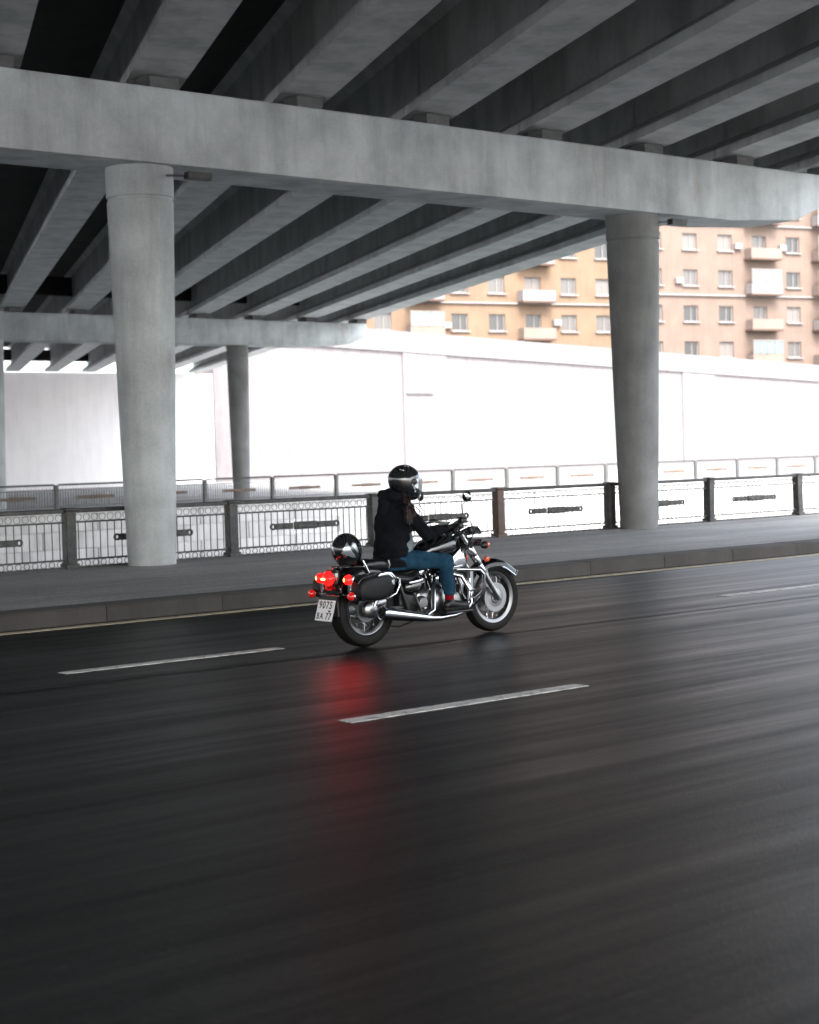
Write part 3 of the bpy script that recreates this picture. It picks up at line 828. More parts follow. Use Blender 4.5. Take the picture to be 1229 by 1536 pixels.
p(mb, 'muffler_cap', MT['dark_engine'], mu)
mb = MB(); mb.lathe([(0.020, 0.0), (0.026, 0.0), (0.026, 0.012), (0.020, 0.012)], q1+dn*0.003, dn, 18, closed=True); p(mb, 'outlet', MT['black_metal'], mu)
mb = MB(); mb.tube([(0.75, -0.13, 0.60), (0.67, -0.22, 0.54), (0.63, -0.26, 0.42), (0.60, -0.29, 0.30), (0.48, -0.30, 0.25)], 0.022, 14); p(mb, 'exhaust_pipe', MT['chrome'])
mb = MB(); mb.tube([(0.42, 0.12, 0.20), (0.28, 0.16, 0.155), (0.18, 0.17, 0.16)], 0.010, 8); mb.tube([(0.50, -0.12, 0.20), (0.30, -0.15, 0.165), (0.20, -0.17, 0.18)], 0.009, 8)
p(mb, 'side_stand', MT['black_metal'])
# floorboards
for s_ in (-1, 1):
    mb = MB(); mb.box((0.86, s_*0.31, 0.270), (0.32, 0.115, 0.022), 0.010, None, 2)
    fb = p(mb, 'floorboard', MT['black_metal'])
    mb = MB()
    for t in range(6): mb.box((0.74+0.048*t, s_*0.31, 0.284), (0.028, 0.10, 0.006), 0.002)
    p(mb, 'rubber_tread', MT['rubber'], fb)
mb = MB(); mb.box((1.12, -0.29, 0.40), (0.10, 0.05, 0.018), 0.006, (V((0, 1, 0)), -0.5)); mb.tube([(0.98, -0.24, 0.30), (1.10, -0.27, 0.37)], 0.009, 8); p(mb, 'brake_pedal', MT['chrome'])
# crash bars
for s_ in (-1, 1):
    mb = MB(); mb.tube([(1.17, s_*0.08, 0.66), (0.98, s_*0.16, 0.655), (0.94, s_*0.26, 0.65), (1.02, s_*0.32, 0.645), (1.14, s_*0.33, 0.635), (1.19, s_*0.33, 0.59), (1.20, s_*0.32, 0.50), (1.19, s_*0.29, 0.38), (1.16, s_*0.22, 0.31), (1.12, s_*0.14, 0.28)], 0.0165, 12)
    cb = p(mb, 'crash_bar', MT['chrome'])
    mb = MB(); mb.tube([(1.02, s_*0.30, 0.45), (1.18, s_*0.31, 0.455)], 0.009, 8); p(mb, 'crash_bar_peg', MT['chrome'], cb)

# tank
secs = [(0.60, 0.755, 0.05, 0.045), (0.66, 0.79, 0.085, 0.075), (0.74, 0.825, 0.12, 0.10), (0.84, 0.845, 0.145, 0.115), (0.94, 0.855, 0.15, 0.12), (1.03, 0.862, 0.13, 0.11), (1.09, 0.868, 0.095, 0.085), (1.125, 0.872, 0.05, 0.05)]
mb = MB(); rings = []
for x, zc, a, b_ in secs:
    rings.append([V((x, a*math.copysign(abs(math.cos(t))**0.85, math.cos(t)), zc+b_*math.copysign(abs(math.sin(t))**0.9, math.sin(t))*(1.0 if math.sin(t) > 0 else 0.75))) for t in [2*PI*j/28 for j in range(28)]])
mb.ring_loft(rings)
tk = p(mb, 'fuel_tank', MT['black_paint'], None, True, 70)
mb = MB(); mb.tube([(0.62, -0.035, 0.80), (0.70, -0.055, 0.865), (0.80, -0.06, 0.925), (0.92, -0.06, 0.955), (1.03, -0.05, 0.955)], [0.006, 0.012, 0.013, 0.013, 0.006], 8)
mb.tube([(0.62, 0.035, 0.80), (0.70, 0.055, 0.865), (0.80, 0.06, 0.925), (0.92, 0.06, 0.955), (1.03, 0.05, 0.955)], [0.006, 0.012, 0.013, 0.013, 0.006], 8)
p(mb, 'tank_trim', MT['chrome'], tk)
mb = MB(); mb.lathe([(0.001, 0.0), (0.05, 0.0), (0.05, 0.012), (0.035, 0.022), (0.001, 0.022)], (0.88, 0, 0.962), (0, 0, 1), 24); p(mb, 'filler_cap', MT['chrome'], tk)

# seat (rider) and pillion pad
mb = MB(); rings = []
for x, z, hw, th in ((0.15, 0.70, 0.135, 0.07), (0.20, 0.70, 0.15, 0.075), (0.30, 0.672, 0.165, 0.08), (0.42, 0.655, 0.165, 0.085), (0.52, 0.665, 0.14, 0.085), (0.60, 0.69, 0.10, 0.075), (0.68, 0.725, 0.06, 0.05)):
    rings.append([V((x, hw*math.copysign(abs(math.cos(t))**0.7, math.cos(t)), z-th*0.5+th*0.62*math.copysign(abs(math.sin(t))**0.6, math.sin(t)) - (0.03*abs(math.cos(t))**2))) for t in [2*PI*j/26 for j in range(26)]])
mb.ring_loft(rings); st = p(mb, 'saddle', MT['seat'], None, True, 80)
mb = MB()
for s_ in (-1, 1): mb.tube([(0.20, s_*0.158, 0.64), (0.34, s_*0.172, 0.615), (0.46, s_*0.168, 0.605), (0.56, s_*0.135, 0.635), (0.66, s_*0.07, 0.695)], 0.006, 6)
p(mb, 'piping', MT['seat'], st)
mb = MB(); rings = []
for x, z, hw, th in ((-0.04, 0.735, 0.10, 0.05), (0.0, 0.745, 0.125, 0.085), (0.08, 0.745, 0.135, 0.10), (0.16, 0.74, 0.135, 0.10), (0.215, 0.73, 0.125, 0.09), (0.24, 0.72, 0.10, 0.05)):
    rings.append([V((x, hw*math.copysign(abs(math.cos(t))**0.55, math.cos(t)), z+th*0.5*math.copysign(abs(math.sin(t))**0.5, math.sin(t)))) for t in [2*PI*j/26 for j in range(26)]])
mb.ring_loft(rings); pl = p(mb, 'pillion_pad', MT['seat'], None, True, 80)
mb = MB(); mb.tube([(0.225, -0.12, 0.70), (0.228, -0.13, 0.735), (0.222, -0.12, 0.775)], 0.007, 6); p(mb, 'piping', MT['brushed'], pl)

# rack and sissy bar behind the pad
mb = MB()
for s_ in (-1, 1):
    mb.tube([(0.02, s_*0.13, 0.60), (-0.05, s_*0.13, 0.74), (-0.075, s_*0.12, 0.79)], 0.012, 10)
    mb.tube([(-0.05, s_*0.12, 0.735), (-0.20, s_*0.10, 0.735), (-0.28, s_*0.07, 0.735)], 0.009, 8)
mb.tube([(-0.28, -0.07, 0.735), (-0.30, 0, 0.735), (-0.28, 0.07, 0.735)], 0.009, 8)
mb.tube([(-0.12, -0.11, 0.738), (-0.12, 0.11, 0.738)], 0.008, 8); mb.tube([(-0.2, -0.10, 0.738), (-0.2, 0.10, 0.738)], 0.008, 8)
p(mb, 'luggage_rack', MT['chrome'])

# saddlebags
prof_bag = [(-0.30, 0.50), (-0.295, 0.60), (-0.25, 0.645), (-0.12, 0.675), (0.0, 0.685), (0.08, 0.67), (0.125, 0.63), (0.12, 0.57), (0.07, 0.49), (0.0, 0.445), (-0.12, 0.435), (-0.24, 0.445), (-0.285, 0.465)]
for s_ in (-1, 1):
    mb = MB(); rings = []
    cxb, czb = -0.09, 0.56
    for y, sc_ in ((0.165, 0.90), (0.175, 0.98), (0.25, 1.0), (0.315, 0.99), (0.345, 0.94), (0.362, 0.82), (0.368, 0.60)):
        rings.append([V((cxb+(x-cxb)*sc_, s_*y, czb+(z-czb)*sc_)) for x, z in prof_bag])
    mb.ring_loft(rings)
    bag = p(mb, 'saddlebag', MT['leather'], None, True, 50)
    mb = MB(); top = [(x, z) for x, z in prof_bag[1:8]]
    mb.tube([(cxb+(x-cxb)*1.0, s_*0.325, czb+(z-czb)*1.015) for x, z in top], [0.005, 0.007, 0.008, 0.010, 0.013, 0.010, 0.006], 8)
    p(mb, 'chrome_edge', MT['chrome'], bag)
    # chrome flash on the upper front corner
    mb = MB(); rings = []
    for t in range(11):
        u_ = t/10; x = -0.10+0.215*u_; z = 0.672+0.012*math.sin(u_*PI)-0.055*max(0, u_-0.6)/0.4
        hgt = 0.006+0.026*math.sin(min(1, u_*1.15)*PI)**1.2
        rings.append([V((x, s_*(0.352+0.012*math.cos(k_)), z-0.012+hgt*math.sin(k_))) for k_ in [2*PI*q_/8 for q_ in range(8)]])
    mb.ring_loft(rings); p(mb, 'chrome_flash', MT['chrome'], bag)
    mb = MB(); mb.tube([(cxb+(x-cxb)*0.93, s_*0.352, czb+(z-czb)*0.93) for x, z in prof_bag], 0.0035, 6, closed=True); p(mb, 'stitched_welt', MT['leather'], bag)
    mb = MB(); mb.box((0.075, s_*0.362, 0.60), (0.035, 0.012, 0.05), 0.006); p(mb, 'clasp', MT['chrome'], bag)
    mb = MB(); mb.tube([(0.05, s_*0.20, 0.66), (0.13, s_*0.30, 0.645), (0.175, s_*0.335, 0.62), (0.165, s_*0.34, 0.56), (0.13, s_*0.335, 0.49), (0.07, s_*0.30, 0.455), (0.03, s_*0.22, 0.45)], 0.0105, 10)
    p(mb, 'bag_guard', MT['chrome'])

# tail: lights, signals, plate
tl = MB(); rings = []
for x, sc_ in ((-0.345, 0.92), (-0.37, 1.0), (-0.395, 0.92), (-0.415, 0.66), (-0.425, 0.28)):
    rg = []
    for j in range(22):
        t = 2*PI*j/22; yy = 0.070*math.cos(t); zz = 0.068*math.sin(t)
        if zz > 0: yy *= 1-0.34*(zz/0.068)**1.5
        rg.append(V((x, yy*sc_, 0.645+zz*sc_)))
    rings.append(rg)
tl.ring_loft(rings); tlo = p(tl, 'tail_light', MT['red_lens'], None, True, 70)
mb = MB(); mb.ball((-0.425, 0.012, 0.640), (0.010, 0.035, 0.010), 10); p(mb, 'bulb', MT['hot_lens'], tlo)
p(MB().box((-0.33, 0, 0.640), (0.06, 0.17, 0.16), 0.03, None, 2), 'tail_light_housing', MT['black_paint'])
for s_ in (-1, 1):
    mb = MB(); mb.lathe([(0.001, -0.055), (0.022, -0.05), (0.040, -0.028), (0.047, 0.0), (0.044, 0.012)], (-0.30, s_*0.205, 0.635), (1, 0, 0), 22)
    bl = p(mb, 'running_light', MT['red_lens'])
    mb = MB(); mb.ball((-0.347, s_*0.205+0.004, 0.636), (0.012, 0.010, 0.018), 10); p(mb, 'bulb', MT['hot_lens'], bl)
    mb = MB(); mb.lathe([(0.045, -0.002), (0.050, 0.006), (0.042, 0.035), (0.018, 0.055)], (-0.295, s_*0.205, 0.635), (1, 0, 0), 22)
    mb.tube([(-0.285, s_*0.205, 0.60), (-0.28, s_*0.205, 0.50)], [0.028, 0.022], 14); mb.box((-0.275, s_*0.21, 0.545), (0.05, 0.05, 0.09), 0.012)
    p(mb, 'light_pod', MT['chrome'])
    mb = MB(); mb.tube([(-0.30, 0.06*s_, 0.50), (-0.31, s_*0.25, 0.495)], 0.009, 8); 
    mb.lathe([(0.012, 0.04), (0.030, 0.02), (0.037, -0.005), (0.037, -0.018)], (-0.32, s_*0.29, 0.495), (1, 0, 0), 20)
    sg = p(mb, 'turn_signal', MT['chrome'])
    mb = MB(); mb.lathe([(0.001, -0.062), (0.02, -0.058), (0.034, -0.040), (0.0375, -0.018), (0.036, -0.010)], (-0.32, s_*0.29, 0.495), (1, 0, 0), 20)
    p(mb, 'lens', MT['dim_lens'], sg)
mb = MB(); mb.box((-0.315, 0, 0.545), (0.03, 0.22, 0.10), 0.012); p(mb, 'tail_panel', MT['black_paint'])
mb = MB(); mb.box((-0.335, 0.055, 0.555), (0.016, 0.09, 0.045), 0.006); p(mb, 'reflector', MT['dim_lens'])
mb = MB(); mb.box((-0.36, 0, 0.492), (0.05, 0.27, 0.012), 0.004); p(mb, 'bumper_strip', MT['chrome'])
mb = MB(); mb.box((-0.372, 0, 0.47), (0.012, 0.24, 0.05), 0.003); mb.box((-0.33, 0, 0.40), (0.03, 0.16, 0.20), 0.006); p(mb, 'plate_bracket', MT['black_metal'])
PT = Matrix.Translation(V((-0.418, 0, 0.362))) @ Matrix.Rotation(math.radians(17), 4, 'Y')
def plate_frame(o, lx=0): o.matrix_local = PT
mb = MB(); mb.box((0, 0, 0), (0.004, 0.247, 0.190), 0.0012); pt = p(mb, 'number_plate', MT['plate']); plate_frame(pt)
TX = Matrix(((0, 0, -1, 0), (-1, 0, 0, 0), (0, 1, 0, 0), (0, 0, 0, 1)))       # text x -> -y (rightwards seen from behind), y -> z
for txt, size, u_, v_ in (('9', .092, -.078, .046), ('0', .092, -.028, .046), ('7', .092, .022, .046), ('5', .092, .072, .046), ('B', .078, -.086, -.054), ('A', .078, -.034, -.054), ('7', .084, .040, -.054), ('7', .084, .085, -.054), ('RUS', .022, .066, -.006)):
    me = text_mesh(txt, size, MT['plate_ink'], 'plate_character')
    o = link('plate_character', me, pt); o.matrix_local = Matrix.Translation(V((-0.0032, -u_, v_))) @ TX @ Matrix.Diagonal((0.86, 1, 1, 1))
mb = MB()
for u_ in (-0.075, 0.075): mb.ball((-0.003, u_, 0.085), 0.004, 8)
p(mb, 'plate_screws', MT['brushed'], pt)
# red glow of the lit tail lights on the road
lt = bpy.data.lights.new('tail_lamp', 'SPOT'); lt.energy = 0.75; lt.color = (1, 0.03, 0.035); lt.spot_size = math.radians(135); lt.spot_blend = 0.9; lt.shadow_soft_size = 0.2
lo = bpy.data.objects.new('tail_lamp', lt); COL.objects.link(lo); lo.parent = mc; lo.location = (-0.41, -0.30, 0.52)
lo.rotation_euler = V((0.16, 0.72, 0.62)).to_track_quat('Z', 'Y').to_euler()

# handlebar, turned a little to the right
HR = Matrix.Translation(V((1.12, 0, 0))) @ Matrix.Rotation(math.radians(-8), 4, 'Z') @ Matrix.Translation(V((-1.12, 0, 0)))
def hr(q): return HR @ V(q)
def grip_axis(s_): return hr((0.95, s_*0.345, 1.045)), hr((0.775, s_*0.415, 0.975))
pts = [hr(q) for q in ((0.79, 0.41, 0.981), (0.93, 0.355, 1.035), (1.00, 0.31, 1.06), (1.06, 0.24, 1.08), (1.10, 0.15, 1.065), (1.12, 0.07, 1.01), (1.12, -0.07, 1.01), (1.10, -0.15, 1.065), (1.06, -0.24, 1.08), (1.00, -0.31, 1.06), (0.93, -0.355, 1.035), (0.79, -0.41, 0.981))]
hb = p(MB().tube(pts, 0.0125, 12), 'handlebar', MT['chrome'])
for s_ in (-1, 1):
    a, b_ = grip_axis(s_)
    d = (b_-a).normalized()
    mb = MB(); mb.tube([a, a+d*0.005, b_-d*0.01, b_], [0.017, 0.018, 0.018, 0.014], 14); mb.lathe([(0.018, 0), (0.024, 0.002), (0.024, 0.006), (0.018, 0.008)], a, d, 14, closed=True)
    p(mb, 'grip', MT['rubber'], hb)
    c = a-d*0.03
    mb = MB(); mb.box(c+V((0.0, 0, 0.0)), (0.055, 0.055, 0.05), 0.012, None, 2); mb.box(c+V((0.03, 0, 0.045)), (0.075, 0.06, 0.045), 0.012, None, 2); mb.box(c+V((0.035, 0, 0.074)), (0.08, 0.064, 0.012), 0.004)
    p(mb, 'brake_reservoir' if s_ < 0 else 'switch_box', MT['black_metal'], hb)
    mb = MB(); mb.tube([c+V((0.03, s_*0.01, 0)), c+V((0.055, s_*0.05, -0.005)), a+d*0.10+V((0.075, 0, 0)), b_+V((0.06, 0, 0.0))], [0.009, 0.008, 0.007, 0.008], 8); p(mb, 'lever', MT['chrome'], hb)
    top = c+V((0.035, 0, 0.25))+V((0, s_*0.055, 0))
    mb = MB(); mb.tube([c+V((0.03, 0, 0.05)), c+V((0.03, s_*0.008, 0.12)), c+V((0.005, s_*0.03, 0.19)), top-V((0, 0, 0.015))], 0.0055, 8)
    ms_ = p(mb, 'mirror', MT['chrome'])
    mb = MB(); mb.ball(top+V((0.01, 0, 0.02)), (0.022, 0.050, 0.052), 20, (V((0, 0, 1)), -0.25*s_)); p(mb, 'mirror_shell', MT['chrome'] if s_ < 0 else MT['black_metal'], ms_)
    mb = MB(); mb.ball(top+V((-0.0085, 0.004*s_, 0.02)), (0.006, 0.043, 0.045), 20, (V((0, 0, 1)), -0.25*s_)); p(mb, 'mirror_glass', MT['mirror'], ms_)
mb = MB(); 
for s_ in (-1, 1): mb.tube([(1.12, s_*0.06, 0.95), (1.12, s_*0.06, 1.02)], 0.018, 12); mb.box((1.12, s_*0.06, 1.015), (0.05, 0.04, 0.04), 0.01)
p(mb, 'bar_riser', MT['chrome'])
mb = MB()                                     # cables
for s_ in (-1, 1):
    a, b_ = grip_axis(s_); c = a+V((0.03, 0, 0.03))
    mb.tube([c, c+V((0.14, -s_*0.03, 0.02)), V((1.26, s_*0.14, 0.98)), V((1.24, s_*0.07, 0.86)), V((1.15, s_*0.05, 0.72))], 0.006, 7)
    mb.tube([c+V((0, 0, -0.03)), c+V((0.10, -s_*0.06, -0.045)), V((1.18, s_*0.12, 0.92)), V((1.10, s_*0.06, 0.80))], 0.0055, 7)
p(mb, 'cables', MT['rubber'])
# instrument, screen on the bar
mb = MB(); mb.box((1.04, 0.055, 1.055), (0.085, 0.135, 0.016), 0.006, (V((0, 1, 0)), -0.55)); ds = p(mb, 'display_mount', MT['black_metal'])
mb = MB(); mb.box((1.036, 0.055, 1.065), (0.070, 0.115, 0.004), 0.001, (V((0, 1, 0)), -0.55)); p(mb, 'screen', MT['screen'], ds)
mb = MB(); mb.lathe([(0.02, -0.03), (0.05, -0.02), (0.055, 0.02), (0.045, 0.03)], (1.17, 0, 1.04), (-0.6, 0, 0.8), 24); p(mb, 'speedometer', MT['chrome'])
# headlight
mb = MB(); mb.lathe([(0.02, -0.13), (0.055, -0.115), (0.082, -0.07), (0.092, -0.01), (0.093, 0.03), (0.097, 0.035), (0.097, 0.05), (0.088, 0.055)], (1.345, 0, 0.93), (1, 0, 0), 32)
hl = p(mb, 'headlight', MT['chrome'], None, True, 50)
mb = MB(); mb.lathe([(0.088, 0.045), (0.06, 0.065), (0.001, 0.075)], (1.345, 0, 0.93), (1, 0, 0), 32); p(mb, 'headlight_lens', MT['pane'], hl)
mb = MB(); mb.box((1.25, 0, 0.90), (0.12, 0.18, 0.05), 0.012); mb.box((1.27, -0.08, 1.0), (0.07, 0.05, 0.06), 0.012); mb.box((1.27, 0.08, 1.0), (0.07, 0.05, 0.06), 0.012); p(mb, 'headlight_bracket', MT['black_metal'])
for s_ in (-1, 1):
    mb = MB(); mb.tube([(1.24, s_*0.12, 0.855), (1.27, s_*0.21, 0.855)], 0.009, 8); mb.lathe([(0.012, -0.05), (0.03, -0.03), (0.036, -0.005), (0.036, 0.008)], (1.30, s_*0.235, 0.855), (1, 0, 0), 20)
    sg = p(mb, 'turn_signal', MT['black_metal'])
    mb = MB(); mb.lathe([(0.036, 0.008), (0.034, 0.028), (0.02, 0.048), (0.001, 0.052)], (1.30, s_*0.235, 0.855), (1, 0, 0), 20); p(mb, 'lens', MT['orange_lens'], sg)
    mb = MB(); mb.lathe([(0.001, -0.020), (0.022, -0.016), (0.028, 0.0), (0.028, 0.012)], (1.395, s_*0.155, 0.715), (0, -s_, 0), 18); p(mb, 'fork_reflector', MT['orange_lens'])

# ================================================================== HELMETS
def helmet_mesh(name, m, port=True):
    """full-face helmet, x forward, z up, origin at the head centre; grid so that the eye port has clean edges"""
    mb = MB(); bm = mb.bm
    N = 48
    els = [-58, -52, -45, -38, -31, -25, -20, -14, -7, 0, 7, 14, 20, 24, 32, 42, 52, 62, 72, 81]
    def rad(phi, e):
        d = V((math.cos(e)*math.cos(phi), math.cos(e)*math.sin(phi), math.sin(e)))
        a = (0.168 if d.x > 0 else 0.158, 0.127, 0.145 if d.z > 0 else 0.165)
        r = 1/math.sqrt((d.x/a[0])**2+(d.y/a[1])**2+(d.z/a[2])**2)
        f = max(0, math.cos(phi))
        chin = f**1.2*math.exp(-((math.degrees(e)+38)/20)**2)
        r *= 1+0.20*chin
        if d.x < 0 and d.z < 0: r *= 1-0.10*abs(d.x)*abs(d.z)*4*0.4
        return d*r
    rows = []
    for e in els: rows.append([bm.verts.new(rad(-PI+2*PI*j/N, math.radians(e))) for j in range(N)])
    tip = bm.verts.new(rad(0, math.radians(90)))
    for i in range(len(els)-1):
        for j in range(N):
            phi = math.degrees(-PI+2*PI*(j+0.5)/N)
            if port and abs(phi) < 76 and -21 < (els[i]+els[i+1])/2 < 22: continue
            bm.faces.new((rows[i][j], rows[i][(j+1) % N], rows[i+1][(j+1) % N], rows[i+1][j]))
    for j in range(N): bm.faces.new((rows[-1][j], rows[-1][(j+1) % N], tip))
    bmesh.ops.recalc_face_normals(bm, faces=bm.faces[:])
    bmesh.ops.solidify(bm, geom=bm.faces[:], thickness=0.012)
    me = mb.mesh(name, m, True, 50)
    vb = MB(); bm = vb.bm; rows = []
    for e in (-22, -14, -7, 0, 7, 14, 23):
        rows.append([bm.verts.new(rad(math.radians(-82+164*j/24), math.radians(e))*1.022+V((0.004, 0, 0))) for j in range(25)])
    for i in range(6):
        for j in range(24): bm.faces.new((rows[i][j], rows[i][j+1], rows[i+1][j+1], rows[i+1][j]))
    bmesh.ops.solidify(bm, geom=bm.faces[:], thickness=0.002)
    vme = vb.mesh('visor', MT['visor'], True, 60)
    rm = MB(); pts = [rad(2*PI*j/N, math.radians(-58)) for j in range(N)]; rm.tube(pts, 0.007, 8, closed=True)
    rme = rm.mesh('rim_seal', MT['rubber'])
    return me, vme, rme, rad
# spare helmet standing on the rack
hm, vm, rm_, rad = helmet_mesh('spare_helmet', MT['helmet2'])
sh = link('spare_helmet', hm)
tag(sh, 'black full-face helmet with silver flashes strapped on the rack behind the saddle', 'helmet')
sh.matrix_world = Matrix.Translation(BK+V((-0.165, 0, 0.895))) @ Matrix.Rotation(math.radians(25), 4, 'Z') @ Matrix.Rotation(math.radians(-6), 4, 'Y')
link('visor', vm, sh); link('rim_seal', rm_, sh)
for s_ in (-1, 1):
    for st_ in ([(168, -8, -4), (158, -12, 14), (146, -18, 34), (138, -22, 14), (128, -27, -4), (114, -31, -24), (106, -32, -31)], [(128, 20, 22), (120, 10, 34), (108, -6, 26), (96, -14, -2), (88, -18, -16)]):
        mb = MB(); rows = []
        fine = []
        for (p0, l0, h0), (p1, l1, h1) in zip(st_[:-1], st_[1:]):
            for t in (0, .25, .5, .75): fine.append((p0+(p1-p0)*t, l0+(l1-l0)*t, h0+(h1-h0)*t))
        fine.append(st_[-1])
        for ph, lo_, hi_ in fine:
            rows.append([mb.bm.verts.new(rad(math.radians(ph*s_), math.radians(lo_+(hi_-lo_)*q/8))*1.006) for q in range(9)])
        for i in range(len(rows)-1):
            for q in range(8): mb.bm.faces.new((rows[i][q], rows[i+1][q], rows[i+1][q+1], rows[i][q+1]))
        p(mb, 'silver_flash', MT['silver'], sh, True, 80)
mb = MB(); mb.tube([(0.0, -0.09, -0.12), (0.02, -0.06, -0.165), (0.03, 0.0, -0.175), (0.02, 0.06, -0.165), (0.0, 0.09, -0.12)], 0.011, 8, flat=0.3)
p(mb, 'chin_strap', MT['sock'], sh)
for s_ in (-1, 1):
    mb = MB(); mb.lathe([(0.001, 0.0), (0.024, 0.0), (0.026, 0.006), (0.02, 0.010), (0.001, 0.011)], rad(math.radians(80*s_), 0)*0.99, (0.1, s_, 0), 20); p(mb, 'visor_pivot', MT['black_metal'], sh)

# ================================================================== RIDER (same local axes as the motorcycle)
def hand(mb, s_, r=1.0, only=False):
    a, b_ = grip_axis(s_); g = (b_-a).normalized(); c = a+g*0.075
    up = V((0, 0, 1)); u = (up-g*up.dot(g)).normalized(); f = u.cross(g)*(1 if u.cross(g).x > 0 else -1)
    W = wrist(s_)
    kn = []
    for i, (o_, ln) in enumerate(((-0.036, 1.0), (-0.012, 1.08), (0.012, 1.0), (0.035, 0.86))):
        q = c+g*o_
        k0 = q-f*0.006*ln+u*0.036
        chain_ = [k0, q+f*0.026*ln+u*0.026, q+f*0.033*ln-u*0.010, q+f*0.008-u*0.030*ln]
        mb.chain(chain_, [0.0115*r, 0.0108*r, 0.0100*r, 0.0088*r], 10); kn.append(k0)
    for k0 in kn: mb.capsule(W, k0, 0.024*r, 0.013*r, 12)
    mb.capsule(W, (kn[1]+kn[2])/2-f*0.02, 0.026*r, 0.024*r, 12)
    th0 = W+(kn[0]-W)*0.35-g*0.018
    mb.chain([th0, c-g*0.052-f*0.020+u*0.004, c-g*0.050+f*0.008-u*0.022, c-g*0.040+f*0.024-u*0.024], [0.017*r, 0.0135*r, 0.012*r, 0.010*r], 10)
def wrist(s_):
    a, b_ = grip_axis(s_); g = (b_-a).normalized(); c = a+g*0.085
    return c+V((-0.085, s_*0.006, 0.028))
SH = {-1: V((0.405, -0.175, 1.205)), 1: V((0.44, 0.175, 1.20))}
EL = {-1: V((0.525, -0.315, 1.0)), 1: V((0.645, 0.335, 1.07))}
HIP = {s_: V((0.35, s_*0.10, 0.775)) for s_ in (-1, 1)}
KNEE = {s_: V((0.815, s_*0.245, 0.735)) for s_ in (-1, 1)}
ANK = {s_: V((0.80, s_*0.285, 0.375)) for s_ in (-1, 1)}
HC = V((0.535, 0, 1.482))                    # head centre
def ell(c, a, b_, n=26, tilt=0):
    c = V(c); ct, st_ = math.cos(tilt), math.sin(tilt)
    return [c+V((a*math.cos(2*PI*j/n)*ct, b_*math.sin(2*PI*j/n), -a*math.cos(2*PI*j/n)*st_)) for j in range(n)]

# body
mb = MB()
mb.ring_loft([ell((0.36, 0, 0.72), 0.09, 0.14), ell((0.365, 0, 0.80), 0.10, 0.155), ell((0.375, 0, 0.93), 0.095, 0.13), ell((0.385, 0, 1.08), 0.105, 0.145), ell((0.395, 0, 1.18), 0.10, 0.165), ell((0.41, 0, 1.24), 0.075, 0.13), ell((0.435, 0, 1.29), 0.05, 0.06)])
mb.capsule((0.42, 0, 1.24), (0.49, 0, 1.40), 0.055, 0.052)
mb.ball(HC+V((-0.02, 0, 0.02)), (0.098, 0.076, 0.108), 20); mb.ball(HC+V((0.03, 0, -0.055)), (0.066, 0.060, 0.068), 18)
mb.capsule(HC+V((0.084, 0, 0.0)), HC+V((0.108, 0, -0.032)), 0.009, 0.014, 8); mb.capsule(HC+V((0.085, -0.022, -0.068)), HC+V((0.085, 0.022, -0.068)), 0.009, 0.009, 8)
for s_ in (-1, 1):
    mb.ball(HC+V((-0.02, s_*0.078, -0.015)), (0.02, 0.010, 0.032), 10)
    mb.chain([SH[s_], EL[s_], wrist(s_)], [0.045, 0.036, 0.024]); hand(mb, s_, 0.86)
    mb.chain([HIP[s_], KNEE[s_]], [0.075, 0.052]); mb.chain([KNEE[s_], V((0.79, s_*0.265, 0.60)), ANK[s_]], [0.05, 0.048, 0.033])
    mb.chain([ANK[s_]+V((-0.025, 0, -0.035)), V((0.93, s_*0.30, 0.325))], [0.032, 0.026])
body = remesh(mb, 'person', MT['skin'], None, 0.0075, 2, loc=BK)
tag(body, 'person in black hoodie and blue jeans with helmet riding the motorcycle', 'person')
for s_ in (-1, 1):
    mb = MB(); mb.ball(HC+V((0.074, s_*0.032, 0.012)), 0.0125, 12); p(mb, 'eye', MT['eye'], body)

def fold_noise(amp, sc, seed):
    def f(c):
        return amp*(noise.noise(V((c.x*sc, c.y*sc, c.z*sc*0.7))+V((seed, 0, 0))))
    return f
# hoodie
mb = MB()
mb.ring_loft([ell((0.365, 0, 0.735), 0.150, 0.185), ell((0.362, 0, 0.78), 0.158, 0.192), ell((0.368, 0, 0.86), 0.158, 0.190), ell((0.378, 0, 0.97), 0.155, 0.186), ell((0.385, 0, 1.07), 0.153, 0.190), ell((0.39, 0, 1.15), 0.145, 0.196), ell((0.40, 0, 1.215), 0.125, 0.185), ell((0.412, 0, 1.265), 0.10, 0.13), ell((0.43, 0, 1.315), 0.08, 0.09), ell((0.44, 0, 1.345), 0.072, 0.078)])
